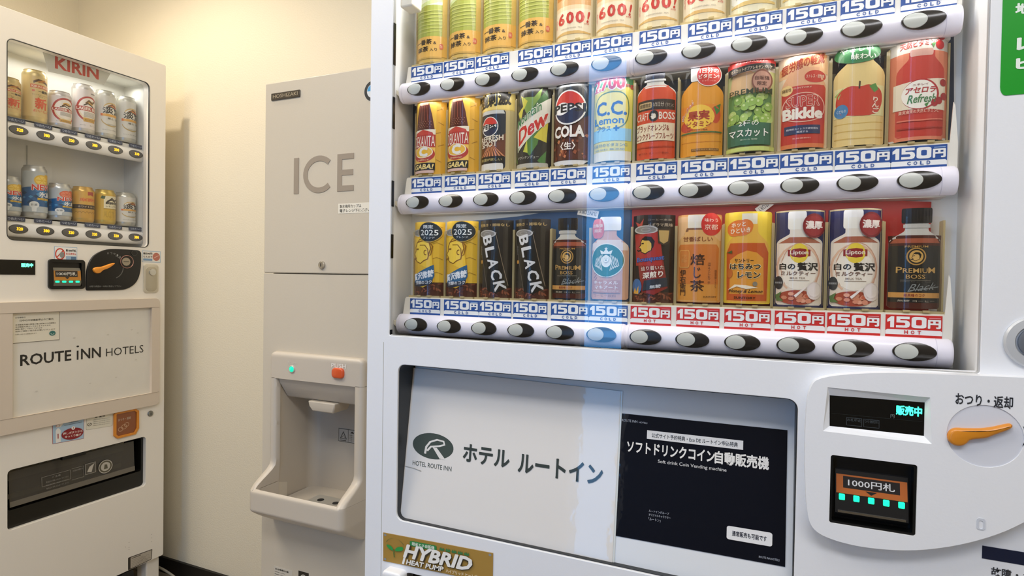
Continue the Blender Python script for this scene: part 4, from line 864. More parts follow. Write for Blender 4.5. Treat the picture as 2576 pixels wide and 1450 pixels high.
# bill slot
bu0, bu1, bv0, bv1 = min(p[0] for p in bill), max(p[0] for p in bill), min(p[1] for p in bill), max(p[1] for p in bill)
g = G(); g.box(R, bu0, bu1, bv0, bv1, .0545, .0565, 0); g.frame(R, rrect(bu0 - .001, bu1 + .001, bv0 - .001, bv1 + .001, .003, 3), [rrect(bu0 + .003, bu1 - .003, bv0 + .003, bv1 - .003, .002, 3)], .056, W2 - .002)
link('bill_slot', g.mesh(), BLACK, rm)
def wedge(fc, u0, u1, prof, g, mi=0): g.loft([[fc(u, v, w) for v, w in prof] for u in (u0, u1)], mi)
g = G(); h = bv1 - bv0
wedge(R, bu0 + .007, bu1 - .007, [(bv0 + .10 * h, .050), (bv0 + .08 * h, .062), (bv0 + .16 * h, .070), (bv0 + .5 * h, .065), (bv0 + .76 * h, .059), (bv0 + .80 * h, .050)], g)
link('bill_mouth', g.mesh(), mat('1c1c1d', .3, coat=.3), rm, smooth=.5)
wa, wb = .0585, .0545
pr = Print(); pr.Rc(0, 1, 0, 1, 'b3622c'); pr.Rc(.10, .90, .30, .92, '211c1a'); pr.T('1000円札', .17, .83, .42, .82, 'd9dadb', b=.01); pr.P([(.42, .26), (.58, .26), (.5, .08)], '211c1a')
fnb = lambda u, v, l: R(bu0 + .008 + (bu1 - bu0 - .016) * u, bv0 + h * (.44 + .26 * v), .0665 - .0056 * v + .0002 + l * .0001)
panel_part('bill_label', R, pr, fnb, rm, .4, 3, 'orange note label')
for i in range(5):
    g = G(); u = bu0 + .0145 + i * (bu1 - bu0 - .029) / 4; g.prism(R, rrect(u - .0034, u + .0034, bv0 + h * .345, bv0 + h * .43, .001, 3), .0655, .0688, 0, .0006)
    link('note_light', g.mesh(), mat('18e8a0', .3, emis=1.6), rm)
g = G(); wedge(R, bu0 + .010, bu1 - .010, [(bv0 + .17 * h, .067), (bv0 + .17 * h, .071), (bv0 + .2 * h, .071), (bv0 + .2 * h, .067)], g); link('slot_lip', g.mesh(), CHROME, rm)
# lever dish and lever
g = G(); n = 36
rg = [[R(lc[0] + r_ * cos(2 * pi * i / n), lc[1] + r_ * sin(2 * pi * i / n), w) for i in range(n)] for r_, w in ((.0375, W2 - .001), (.035, W2 - .007), (.025, W2 - .011), (.008, W2 - .012))]
g.loft(rg, caps=True); link('lever_dish', g.mesh(), mat('dadde6', .35), rm, smooth=1.)
def P2(x, y, w=W2 + .004): return R.at(x, y, w)
lev = [P2(*a) for a in ((2392, 1083), (2384, 1095), (2385, 1110), (2400, 1122), (2420, 1124), (2434, 1116), (2440, 1107), (2482, 1104), (2500, 1096), (2546, 1080), (2549, 1070), (2540, 1067), (2485, 1080), (2430, 1080), (2405, 1078))]
g = G(); g.prism(R, smooth_poly(lev, 2)[::-1], W2 - .008, W2 + .006, 0, .003)
link('return_lever', g.mesh(), mat('d98a22', .35, coat=.2), rm, smooth=.8, label='orange coin return lever')
pr = Print(); a = R.at(2403, 1018, W2); b = R.at(2548, 1024, W2); vv = R.at(2403, 990, W2)[1]
pr.T('おつり・返却', 0, 1, 0, 1, '2c2e33', b=.02); panel_part('lever_caption', R, pr, rectmap(R, a[0], b[0], a[1], vv + .001, W2 + .0003), rm, back=0)
g = G(); a = R.at(2456, 1332, W2); b = R.at(2479, 1306, W2)
g.frame(R, rrect(a[0], b[0], a[1], b[1], .003, 4), [rrect(a[0] + .0022, b[0] - .0022, a[1] + .0012, b[1] - .003, .002, 4)], W2 - .001, W2 + .0006); link('raised_mark', g.mesh(), mat('cfd4dd', .4), rm)
g = G(); a = R.at(2574, 1098, W2); g.prism(R, [(a[0] - .0005, a[1] - .012), (a[0] + .008, a[1]), (a[0] - .0005, a[1] + .012), (a[0] + .003, a[1])], W2, W2 + .0004); link('slot_arrow', g.mesh(), DARK, rm)
# globe sticker with service text
a = R.at(2470, 1405, FW); b = R.at(2470, 1373, FW)
pr = Print(); pr.Rc(0, 1, 0, 1, '101a36'); globe(pr, .52, .5, .115, .40)
panel_part('globe_sticker', R, pr, rectmap(R, a[0], a[0] + .115, a[1], b[1], FW + .0005), rm)
pr = Print(); pr.T('故障・お問い合わせ', .05, .9, .56, .92, '33353a', b=.02); pr.T('下記管理会社まで', .0, .9, .08, .46, '33353a', b=.02)
panel_part('service_text', R, pr, rectmap(R, a[0] + .004, a[0] + .11, a[1] - .034, a[1] - .006, FW + .0005), rm, back=0)
# lock at the far right
lk = R.at(2604, 862, FW); g = G(); lo = R(lk[0], lk[1], FW)
def ydisc(g, c, prof, n=36, mi=0): g.loft([[c + Vector((r_ * cos(2 * pi * i / n), -w, r_ * 1. * sin(2 * pi * i / n))) for i in range(n)] for r_, w in prof], mi)
ydisc(g, lo, [(.031, 0), (.031, .003), (.029, .005), (.021, .006), (.019, .002), (.001, .002)]); ydisc(g, lo, [(.0175, .001), (.0175, .006), (.016, .0065), (.001, .0065)], mi=1)
link('lock', g.mesh(), [mat('c9ccd0', .35, .2), mat('7c828c', .3, .4)], rm, smooth=.6)
# green sign
a = R.at(2515, 242, FW); pr = Print(); pr.P([(0, .0)] + [(.0, .0)] if 0 else rrect(0, 1, 0, 1, .02, 4), '0a981e')
gh, gw = .55, .29
pr.T('地域', .16, .62, .30 - .0, .385, 'eaf4ea', b=.03) if 0 else None
def gt(s_, px0, px1, py0, py1):
    c0 = R.at(px0, py1, FW); c1 = R.at(px1, py0, FW); pr.T(s_, (c0[0] - a[0]) / gw, (c1[0] - a[0]) / gw, (c0[1] - a[1]) / gh, (c1[1] - a[1]) / gh, 'eaf4ea', b=.045)
gt('地', 2553, 2592, 4, 38); gt('レ', 2556, 2610, 90, 128); gt('ビ', 2554, 2606, 140, 176)
panel_part('green_sign', R, pr, rectmap(R, a[0], a[0] + gw, a[1], a[1] + gh, FW + .0006), rm, .35, 6, 'green sign with white characters')
# block at the top left of the window
g = G(); b0 = R.at(992, 22, .03); b1 = R.at(1036, 0, .0); g.prism(R, rrect(-.026, .002, b0[1], b0[1] + .03, .004), .0, .03, 0, .003); link('hinge_block', g.mesh(), mat('e9e2d2', .5), rm)
# display lighting: one lamp behind the door frame, fill strips added under upper rails
for v0 in ROWS[:2]: light('display_fill_light', 'AREA', R(.4, v0 - .0215, -.016), .2, (1, .98, .95), .84, rot=(math.radians(14), 0, 0), size_y=.008)
for x, w, h_ in ((.42, .8, 0),):
    o = light('display_fill_light', 'AREA', R(x, .71, .0), 2.6, (.93, .95, 1), .8, size_y=.03)

# ------------------------------------------------------------------ LEFT MACHINE
DW = .045
lm = empty('vending_machine', (-1.75, .25, 0))
tag(lm, 'narrow white beer vending machine with two rows of cans, at left', 'vending machine', 'vending machines')
L0, L1 = -.035, .5285; LB, LT = -.975, .863
wi = rrect(.036, .4665, .181, .778, .018, 6)
sg = None
pk = [LM.at(18, 1325, DW), LM.at(366, 1226, DW), LM.at(366, 1105, DW), LM.at(20, 1172, DW)]
pkr = rrect(.0385, .4595, -.690, -.508, .012, 4)
g = G(); g.frame(LM, rrect(L0, L1, LB, LT, .006, 3), [wi, pkr], .012, DW); bevel(link('door', g.mesh(), WARMW, lm), .003, 3)
g = G()
g.box(LM, L0 + .004, .02, LB, LT - .004, -.62, .010); g.box(LM, .483, L1 - .012, LB, LT - .02, -.62, .010)
g.box(LM, .02, .483, LB, -.72, -.62, .010); g.box(LM, .02, .483, -.50, .165, -.62, .010); g.box(LM, .02, .483, .79, LT - .02, -.62, .010); g.box(LM, .02, .483, -.72, .79, -.62, -.12)
link('cabinet', g.mesh(), WARMW, lm)
g = G(); g.box(LM, L1 - .05, L1 - .02, LT - .02, LT + .0, -.3, -.26); link('hinge', g.mesh(), STEEL, lm)
g = G()
for u in (L0 + .03, L1 - .05):
    g = G(); g.prism(LM, rrect(u - .005, u + .045, -Z + .0, LB - .004, .01), -.02, .03, 0, .004); link('foot', g.mesh(), WARMW, lm)
    g = G(); g.prism(LM, rrect(u, u + .035, -Z, LB - .004, .01), -.58, -.53, 0, .004); link('foot', g.mesh(), WARMW, lm)
g = G(); g.box(LM, .10, .40, -Z + .03, LB, -.5, -.02); link('kick_plate', g.mesh(), DARK, lm)
LIN = mat('d6d5ce', .5)
g = G(); g.box(LM, .02, .483, .165, .79, -.12, -.115); g.box(LM, .02, .025, .165, .79, -.115, .010); g.box(LM, .478, .483, .165, .79, -.115, .010); g.box(LM, .02, .483, .785, .79, -.115, .010)
link('display_liner', g.mesh(), LIN, lm)
g = G()
for u in (.10, .165): g = G(); g.box(LM, u, u + .003, .40, .50, -.1148, -.112); link('liner_rib', g.mesh(), mat('b9b8b2', .5), lm)
LR = [.5205, .2180]
def lrail(u, v0, s=1.): return [LM(u, v0 + (-.0015) + b * 1.14 * s, (a + .014) * s - .014) for a, b in rail_profile()]
for v0 in LR:
    g = G(); g.loft([lrail(u, v0, s) for u, s in ((.026, .9), (.03, 1), (.478, 1), (.4855, .97), (.488, .88))]); link('selector_rail', g.mesh(), mat('f1efe9', .35, coat=.2), lm, smooth=math.radians(40))
    g = G(); g.box(LM, .03, .482, v0 + .035, v0 + .0405, -.1148, -.016); g.box(LM, .03, .482, v0 + .02, v0 + .04, -.02, -.016); link('shelf', g.mesh(), mat('dcdad2', .5), lm)
    g = G(); g.prism(LM, [(.476, v0 - .02), (.48, v0 - .06), (.486, v0 - .06), (.486, v0 - .02)], -.01, -.004); link('rail_bracket', g.mesh(), mat('e9e7e2', .5), lm)
LU = [(.0863 + k * P_) for k in range(6)]
PRC = [['320', '380', '320', '380', '330', '330'], ['320', '380', '320', '320', '320', '300']]
def lw(b): return -.014 + .016 * sqrt(max(.05, 1 - (b / .0236) ** 2))
YEL = mat('ffc21e', .4, emis=1.4)
for r_ in range(2):
    for k in range(6):
        cu, cv = LU[k], LR[r_]; fn = lambda l: (lambda a, b: LM(cu + a, cv + b, lw(b + .0015) + l)); g = G()
        disc(g, ell(0, 0, .0262, .0150, 32), fn, -.004, .0014, 0, .001); disc(g, ell(0, 0, .0240, .0132, 32), fn, .001, .0022, 1, .0008)
        b = link('price_button', g.mesh(), [mat('25272a', .3), mat('4a4c4e', .3, coat=.4)], lm, smooth=.6)
        pr = Print(); pr.T(PRC[r_][k], 0, 1, 0, 1, YEL, b=.04)
        me, ms = pr.build(rectmap(LM, cu - .006, cu + .0105, cv - .0045, cv + .0055, lw(0) + .0028), back=0); link('price_digits', me, ms, b)
        pr = Print(); pr.P(rrect(0, 1, 0, 1, .1, 3), '20304f'); pr.T('つめた〜い', .08, .92, .2, .8, 'b9c4d6', b=.01)
        u0 = cu - .025 + .002 * k; me, ms = pr.build(rectmap(LM, u0, u0 + .05, cv + .0245, cv + .0385, -.0125), back=8); link('cold_tag', me, ms, lm)
light('display_fill_light', 'AREA', LM(.26, .772, -.045), .55, (1, .97, .9), .4, rot=(0, 0, pi / 2), size_y=.03)  # unseen fill light added to brighten the can display
# sticker with red lettering hanging inside the glass
q = [LM.at(122, 180, .0), LM.at(262, 213, .0), LM.at(283, 176, .0), LM.at(104, 118, .0)]
TRN = glassy('translucent_sheet', 'efefe9', 1.4, .3, .45, 'd9d6cf')
g = G(); g.prism(LM, q, -.001, .0); st = link('maker_sheet', g.mesh(), TRN, lm)
pr = Print(); pr.T('KIRIN', 0, 1, 0, 1, 'c8402e', b=.03)
k0 = [LM.at(138, 172, .0), LM.at(248, 201, .0), LM.at(248, 173, .0), LM.at(138, 141, .0)]
me, ms = pr.build(quadmap(LM, k0, .0006), back=0); link('lettering', me, ms, st)
g = G(); a = LM.at(298, 181, -.02); g.box(LM, a[0], a[0] + .02, a[1] - .005, a[1] + .006, -.03, -.01); link('lock_catch', g.mesh(), STEEL, lm)
g = G(); g.frame(LM, wi, [inset(wi, .0014)], .040, .0462); link('window_gasket', g.mesh(), mat('3a3a38', .5), lm)
pane(LM, .032, .471, .177, .782, .026, .029, lm)

# beer cans: lathe body + wrapped print
def c_shin(p, tall):
    p.Rc(-1, 1, .06, .94, 'd8bd80'); p.T('KIRIN', -.2, .45, .80, .83, 'c4553a', b=0) ; p.E(.1, .84 if tall else .82, .45, .04, 'cfa350'); p.L([(-.35, .80), (-.1, .86), (.2, .84), (.5, .80)], .05, '5a3c22', 1); p.L([(-.1, .82), (.3, .87)], .04, 'b5732c')
    p.Rc(-.5, .62, .68, .755, 'd0643e'); p.T('KIRIN BEER', -.44, .56, .695, .74, 'efdcbc', b=.02); p.RR(-.42, -.28, .60, .64, .02, 'd0643e'); p.T('一番搾り', -.12, .55, .585, .645, '2c2418', b=.03); p.T('まじり気なしのおいしさ', -.4, .6, .525, .55, '6a5a3c', b=.0); p.T('麦汁で', -.1, .3, .49, .51, '6a5a3c', b=0)
    p.T('新', -.28, .42, .23, .48, 'd8562e', b=.03); p.T('おいしく', -.36, .55, .16, .22, 'd8562e', b=.01)
def c_lager(p, tall):
    p.Rc(-1, 1, .05, .95, 'e2d9d4'); y = .50; ry = .30 if tall else .40; p.E(.05, y, .78, ry, 'b5382f', 40); p.E(.05, y, .66, ry * .86, 'e9d9b4', 40); p.E(.05, y + .03, .61, ry * .78, 'efe6da', 40)
    p.E(.08, y + ry * .5, .22, .05, 'd9a850'); p.L([(-.2, y + .12), (0, y + .2), (.2, y + .15), (.4, y + .2)], .05, '6b4a24'); p.L([(-.3, y + .08), (-.05, y + .13), (.3, y + .07)], .03, '3a3430'); p.Rc(-.76, .86, y - .045, y + .06, 'b5382f'); p.T('LAGER BEER', -.70, .80, y - .03, y + .045, 'efe2d2', b=.03)
    for i in range(6): p.L([(-.28, y - .08 - i * .02), (.4, y - .08 - i * .02)], .012, 'b5b0a6')
    p.P([(-.30, y - ry), (.42, y - ry), (.48, y - ry + .09), (-.34, y - ry + .09)], 'cf9f48'); p.T('キリンラガービール', -.24, .36, y - ry + .02, y - ry + .065, '5a3c18', b=.01); p.T('ALC.5%', -.5, -.2, .11, .13, '7a746c', b=0); p.T('生ビール', .05, .45, .11, .14, '7a746c', b=0); p.T('KIRIN', .15, .45, .86, .885, '3a3836', b=.03)
def c_tan(p, tall):
    p.Rc(-1, 1, .05, .95, 'd9d6cb'); p.E(.1, .66, .5, .13, 'e8e4d6'); p.arc(.1, .62, .56, .16, 20, 160, .03, 'cfae6c'); p.E(.18, .72, .2, .035, 'd8843c'); p.L([(-.2, .69), (.1, .75), (.4, .70)], .04, '8a5a30'); p.L([(-.3, .665), (0, .69), (.4, .655)], .025, '3a3a38'); p.E(.35, .69, .1, .02, 'b5482e')
    p.T('淡麗', -.5, .85, .52, .67, '2a2a2a', b=.025); p.Rc(-.6, .8, .455, .515, 'dfa64a'); p.Rc(-.6, -.48, .455, .515, 'd8723a'); p.T('極上〈生〉', -.2, .68, .385, .435, '4a463e', b=.01); p.arc(.05, .40, .62, .17, 190, 340, .03, 'bfa56a'); p.T('BREWED', -.2, .4, .25, .28, 'a8a294', b=0); p.T('ALC.5.5% 発泡酒', -.5, .5, .12, .145, '8a867c', b=0)
def c_ice(p, tall, fruit='e2b63a'):
    p.Rc(-1, 1, .05, .95, 'b9c0c0'); p.E(.1, .76, .42, .12, fruit); p.E(.1, .76, .34, .095, 'efcf6a' if fruit == 'e2b63a' else 'e88a6c'); p.P([(.25, .9), (.9, .88), (.9, .66), (.5, .68)], fruit)
    for a in range(6): p.L([(.1, .76), (.1 + .32 * cos(a * pi / 3), .76 + .09 * sin(a * pi / 3))], .02, fruit)
    p.P([(-1, .16), (1, .16), (1, .60), (.7, .64), (.3, .58), (-.2, .62), (-1, .58)], '1f5f96'); random.seed(3)
    for i in range(22):
        x, y = random.uniform(-.9, .9), random.uniform(.2, .55); s = random.uniform(.08, .2); p.P([(x - s, y), (x, y + s * .25), (x + s, y), (x, y - s * .25)], random.choice(['2f7ab4', '18486e', '4a94c4']))
    p.T('NEW', -.44, .72, .54, .68, 'e9e6e2', b=.08, slope=.2); p.T('NEW', -.42, .70, .545, .675, 'd2402f', b=.03, slope=.2); p.T('氷結', -.1, .78, .39, .515, 'e9eef0', b=.03); p.Rc(-.15, .6, .33, .375, 'd9b43c'); p.T('レモン', .0, .45, .338, .368, '2c4a68', b=.01)
    p.Rc(-1, 1, .06, .19, 'b4bec2'); p.E(-.3, .22, .24, .075, 'dfe3e2'); p.T('お酒', -.45, -.16, .195, .245, '3a4650', b=.01); p.P([(-.42, .16), (-.18, .16), (-.2, .07), (-.4, .07)], 'dfe3e2')
def c_plum(p, tall): c_ice(p, tall, 'd86a4c')
def c_tanzen(p, tall):
    p.Rc(-1, 1, .05, .95, 'd3a448'); p.P([(-.05, .95), (.35, .95), (.35, .80), (.15, .84), (-.05, .82)], 'a93a2c'); p.T('本搾り', -.5, .65, .60, .74, 'd9803a', b=.05); p.T('ハイボール', -.5, .65, .61, .73, 'c8502e', b=.01); p.Rc(-1, 1, .36, .50, '3a281c'); p.T('ホワイトホース', -.6, .6, .40, .46, 'd9c49a', b=.01); p.Rc(-1, 1, .06, .35, 'c99a44')
    for i in range(8): p.arc(-.7 + i * .2, .2, .1, .06, 0, 180, .02, '9a7428')
def c_lemon2(p, tall):
    p.Rc(-1, 1, .05, .95, 'cfa838'); p.P([(-.3, .9), (.8, .9), (.8, .46), (-.4, .46), (-.4, .8)], 'e6dcb8'); p.P([(-.6, .8), (-.5, .9), (-.3, .88), (-.35, .78)], '3f5a34'); p.L([(-.25, .66), (.1, .82), (.3, .74), (.6, .80)], .06, '3a3228'); p.L([(-.2, .72), (.1, .76), (.5, .66)], .03, '3a3228')
    p.T('麒麟特製', -.3, .7, .60, .69, '2c2a26', b=.03); p.T('レモンサワー', -.28, .7, .50, .56, '2c2a26', b=.01); p.Rc(-.4, .8, .43, .455, 'a98a2a'); p.T('ALC.7%', -.4, .3, .14, .36, 'b3922c', b=0); p.L([(.0, .1), (.0, .42)], .015, 'b3922c')
CANP = {350: .122, 500: .1675}
def can(k, row, size, design, end, label, group, name='beer_can'):
    v0 = LR[row] + .0405; base = LM(LU[k] - .003, v0, -.052); H = CANP[size]; r0 = .0325
    o = empty(name, base); g = G()
    prof = [(.025, 0), (.0275, .0015), (.0315, .006), (r0, .010), (r0, H - .014), (.0315, H - .010), (.0275, H - .004), (.0268, H - .002), (.0275, H - .0008), (.0275, H), (.0255, H), (.0252, H - .004), (.002, H - .004)]
    lathe(g, base, prof, 40); link('can_body', g.mesh(), mat(end, .3, .6), o, smooth=.7)
    p = Print(); design(p, size == 500)
    y0, y1 = .010, H - .012
    fn = lambda u, v, l: base + Vector(((r0 + .0001 + l * .00004) * cos(u * pi * .5), (r0 + .0001 + l * .00004) * sin(u * pi * .5), y0 + (y1 - y0) * v))
    me, ms = p.build(fn, 26, ximg=(-1, 1), back=0, rough=.32)
    link('can_print', me, ms, o, smooth=1.)
    g = G(); tp = base + Vector((0, 0, H - .0038)); g.loft([[tp + Vector((.009 * cos(t) + .004, .005 * sin(t), z_)) for t in [2 * pi * i / 12 for i in range(12)]] for z_ in (0, .001)]); link('pull_tab', g.mesh(), mat('b9b9b4', .3, .9), o)
    tag(o, label, 'can', group)
UPR, LOR = 'cans on the upper shelf of the beer machine', 'cans on the lower shelf of the beer machine'
can(0, 0, 350, c_shin, 'd2bd86', 'short gold beer can with orange character, leftmost on the upper shelf', UPR)
can(1, 0, 500, c_shin, 'd2bd86', 'tall gold beer can with orange character on the upper shelf', UPR)
can(2, 0, 350, c_lager, 'c9c5c0', 'short white lager can with red ring on the upper shelf', UPR)
can(3, 0, 500, c_lager, 'c9c5c0', 'tall white lager can with red ring on the upper shelf', UPR)
can(4, 0, 500, c_tan, 'c3c2b8', 'tall pale can with yellow band, beside the tall lager can', UPR)
can(5, 0, 500, c_tan, 'c3c2b8', 'tall pale can with yellow band, rightmost on the upper shelf', UPR)
can(0, 1, 350, c_ice, 'c2c4c2', 'short blue and silver lemon can, leftmost on the lower shelf', LOR, 'cocktail_can')
can(1, 1, 500, c_ice, 'c2c4c2', 'tall blue and silver lemon can on the lower shelf', LOR, 'cocktail_can')
can(2, 1, 350, c_plum, 'c2c4c2', 'short blue can with pink grapefruit on the lower shelf', LOR, 'cocktail_can')
can(3, 1, 350, c_tanzen, 'cfa85a', 'short gold can with dark brown band on the lower shelf', LOR, 'highball_can')
can(4, 1, 350, c_lemon2, 'cdb25a', 'short yellow can with cream label on the lower shelf', LOR, 'sour_can')
can(5, 1, 350, c_tan, 'c3c2b8', 'short pale can with yellow band, rightmost on the lower shelf', LOR)

# panel details of the left machine
def lrect(a, b, w=DW): return LM.box(a, b, w)
pr = Print(); pr.Rc(0, 1, 0, 1, '0a0c0b'); pr.T('販売中', .66, .95, .52, .80, mat('5cffb4', .4, emis=2.6), b=.05)
u0, u1, v0, v1 = lrect((0, 653), (88, 692)); panel_part('display_screen', LM, pr, rectmap(LM, u0 - .02, u1, v0, v1, DW + .0015), lm, .15, 10, 'black display with green characters')
u0, u1, v0, v1 = .1425, .2475, .0335, .1285
g = G(); g.frame(LM, rrect(u0, u1, v0, v1, .010), [rrect(u0 + .011, u1 - .011, v0 + .008, v1 - .010, .003)], DW - .001, DW + .008); g.box(LM, u0 + .009, u1 - .009, v0 + .006, v1 - .008, DW - .002, DW + .001); link('bill_slot', g.mesh(), BLACK, lm, smooth=.6)
g = G(); wedge(LM, u0 + .013, u1 - .013, [(v0 + .012, DW), (v0 + .010, DW + .006), (v0 + .02, DW + .010), (v0 + .06, DW + .006), (v0 + .07, DW)], g); link('bill_mouth', g.mesh(), mat('6a6558', .2, coat=.5), lm, smooth=.5)
pr = Print(); pr.Rc(0, 1, 0, 1, 'b3782c'); pr.Rc(.05, .88, .35, .98, '2a2622'); pr.T('1000円札', .1, .85, .5, .86, 'd9d6cc', b=.01); pr.P([(.4, .33), (.56, .33), (.48, .12)], '2a2622')
panel_part('bill_label', LM, pr, lambda u, v, l: LM(u0 + .0135 + (u1 - u0 - .027) * u, v0 + .028 + .031 * v, DW + .0096 - .0032 * v + l * .0001), lm, back=3)
for i in range(4):
    g = G(); c = u0 + .022 + i * .0195; g.prism(LM, rrect(c - .0055, c + .0055, v0 + .0205, v0 + .0265, .002, 3), DW + .009, DW + .0115); link('note_light', g.mesh(), mat('18e8a0', .3, emis=1.6), lm)
# lever plate
lp = [LM.at(x, y, DW) for x, y in ((352, 627), (290, 623), (250, 628), (226, 650), (216, 690), (215, 730), (300, 730), (330, 715), (348, 690), (353, 660))]
sp = []
lp2 = [(.4362, .1440), (.4362, .170), (.40, .1708), (.35, .1708), (.315, .168), (.280, .150), (.262, .125), (.254, .095), (.2525, .06), (.2525, .028), (.262, .0275), (.30, .0275), (.35, .0275), (.385, .030), (.415, .048), (.430, .075), (.4362, .11)]
g = G(); g.prism(LM, smooth_poly(lp2, 2), DW, DW + .005, 0, .002); link('lever_plate', g.mesh(), mat('050505', .4), lm, smooth=.7)
LW = DW + .0052
pr = Print(); sc_ = lambda x, y: LM.at(x, y, LW)
c = sc_(287, 672); pr.arc(c[0] - .005, c[1], .036, .040, -70, 75, .003, '5c5c58', 1, 18)
for i, ch in enumerate('おつり・返却'): 
    t = math.radians(100 - i * 13); x, y = c[0] - .012 + .047 * cos(t), c[1] + .047 * sin(t); pr.T(ch, x - .0028, x + .0028, y - .003, y + .003, 'a9a9a4', b=0)
a = sc_(225, 722); b = sc_(305, 722); pr.T('お取り商品は一本毎に取出して下さい', a[0], b[0], a[1] - .0015, a[1] + .0045, '8f8f8a', b=0)
c2 = sc_(342, 640); pr.E(c2[0] - .006, c2[1] + .004, .011, .010, '3a3a38'); pr.E(c2[0] - .006, c2[1] + .004, .009, .008, '111111')
me, ms = pr.build(flat(LM, LW), back=0); link('plate_print', me, ms, lm)
lev = [LM.at(x, y, LW + .004) for x, y in ((243, 672), (234, 676), (236, 684), (243, 689), (252, 687), (258, 680), (272, 676), (289, 664), (287, 661), (266, 668), (256, 672))]
g = G(); g.prism(LM, smooth_poly(lev, 2), LW - .001, LW + .008, 0, .002); link('return_lever', g.mesh(), mat('ef9a34', .35, coat=.2), lm, smooth=.8, label='orange coin return lever')
c = LM.at(319, 659, LW); g = G()
def xdisc(g, u, v, w0, prof, mi=0, n=32, asp=1.): g.loft([[LM(u + r_ * cos(2 * pi * i / n), v + asp * r_ * sin(2 * pi * i / n), w0 + w) for i in range(n)] for r_, w in prof], mi)
xdisc(g, c[0], c[1], LW - .001, [(.023, 0), (.023, .003), (.0215, .0035), (.0205, .002)], 0); xdisc(g, c[0], c[1], LW - .001, [(.0205, 0), (.0205, .0025), (.001, .0025)], 1); xdisc(g, c[0] - .004, c[1], LW + .001, [(.0145, 0), (.014, .003), (.001, .003)], 2)
g.box(LM, c[0] - .014, c[0] + .005, c[1] - .001, c[1] + .001, LW + .003, LW + .0046, 1)
link('coin_slot', g.mesh(), [mat('b3867a', .3, .6), mat('17120f', .4), mat('a39a8a', .35, .7)], lm, smooth=.6)
# metal lock plate
u0, u1, v0, v1 = lrect((360, 661), (397, 737)); 
g = G(); g.prism(LM, rrect(u0, u1, v0 + .0, v1 - .004, .012), DW, DW + .004, 0, .002); g.prism(LM, rrect(u0 + .007, u1 - .007, v0 + .006, v1 - .014, .015), DW + .003, DW + .0055, 1, .001); xdisc(g, (u0 + u1) / 2 + .003, v1 - .034, DW + .005, [(.0125, 0), (.012, .004), (.006, .005), (.001, .005)], 2)
link('lock_plate', g.mesh(), [mat('cbc4b2', .35, .3), mat('b5ad99', .35, .4), CHROME], lm, smooth=.6)
# stickers
pr = Print(); pr.Rc(0, 1, 0, 1, '8fb0cc'); pr.Rc(.02, .98, .03, .97, 'eceae4'); pr.arc(.25, .5, .19, .36, 0, 360, .05, 'c8402e', .6, 24); pr.L([(.1, .25), (.4, .78)], .05, 'c8402e'); pr.E(.33, .45, .1, .2, '8a8a84'); pr.T('新1000円札', .5, .95, .68, .85, '33312c', b=.03); pr.T('使えません', .5, .95, .46, .62, 'c8402e', b=.03); pr.Rc(.5, .95, .12, .38, '9db8cf'); pr.Rc(.72, .95, .14, .34, '5a7a98')
a = LM.at(136, 656, DW); b = LM.at(194, 623, DW); panel_part('note_sticker', LM, pr, rectmap(LM, a[0], b[0], a[1] - .002, b[1], DW + .0004), lm, back=3)
pr = Print(); pr.Rc(0, 1, 0, 1, '9fb8cc'); pr.Rc(.03, .97, .05, .95, 'e6e2d8'); pr.E(.76, .5, .2, .36, 'b8705c'); pr.L([(.64, .4), (.88, .62)], .05, 'd9b0a0'); pr.T('新500円', .06, .54, .66, .86, '33312c', b=.03); pr.T('使えます', .06, .54, .40, .58, '5a4a3c', b=.02); pr.Rc(.06, .54, .14, .32, '7a9ab8')
a = LM.at(357, 659, DW); b = LM.at(404, 631, DW); panel_part('coin_sticker', LM, pr, rectmap(LM, a[0], b[0], a[1] - .001, b[1] - .003, DW + .0004), lm, back=3)
# advert frame
u0, u1 = -.03, .5018; v0, v1 = -.397, -.0035
g = G(); g.frame(LM, rrect(u0, u1, v0, v1, .016), [rrect(.046, .4718, -.3505, -.0365, .002, 2)], DW - .002, DW + .012)
bevel(link('advert_frame', g.mesh(), mat('d2c4b2', .5, bump=.05, scale=200), lm), .004, 3)
for va_ in (-.0375, -.3515): g = G(); g.box(LM, u0 + .004, u1 - .002, va_, va_ + .0013, DW + .0119, DW + .0123); link('frame_seam', g.mesh(), mat('9c8e7c', .6), lm)
pr = Print(); pr.Rc(.046, .4718, -.3505, -.0365, mat('ddd8cc', .45, var=.03, scale=20))
a = LM.at(50, 922, DW); b = LM.at(180, 912, DW)
def lt(s_, x0, x1, y0, y1, c, bb): p0 = LM.at(x0, y1, DW + .002); p1 = LM.at(x1, y1, DW + .002); p2 = LM.at(x0, y0, DW + .002); pr.T(s_, p0[0], p1[0], p0[1], p2[1], c, b=bb)
yb = LM.at(50, 922, DW)[1]; yt = LM.at(50, 893, DW)[1]
def row(s_, xa, xb, f, c, bb):
    pr.T(s_, LM.at(xa, 905, DW)[0], LM.at(xb, 900, DW)[0], yb, yb + (yt - yb) * f, c, b=bb)
row('ROUTE', 50, 179, 1., '24211d', .022); row('I', 192.5, 197, .86, '24211d', 0); row('NN', 203, 253, 1., '24211d', .016)
x = LM.at(195, 880, DW); pr.E(x[0], yt + .009, .0042, .0030, '24211d', 10); row('HOTELS', 266, 360, .78, '2c2a26', -.002)
for x, y in ((330, 830), (345, 838), (270, 842), (290, 950), (225, 965), (90, 985), (185, 850), (340, 905)):
    p0 = LM.at(x, y, DW); pr.P(smooth_poly([(p0[0] - .004, p0[1]), (p0[0] + .002, p0[1] + .003), (p0[0] + .006, p0[1] - .001), (p0[0], p0[1] - .003)], 1), 'cfcabd')
me, ms = pr.build(flat(LM, DW + .001), back=10, rough=.5); link('advert_panel', me, ms, lm)
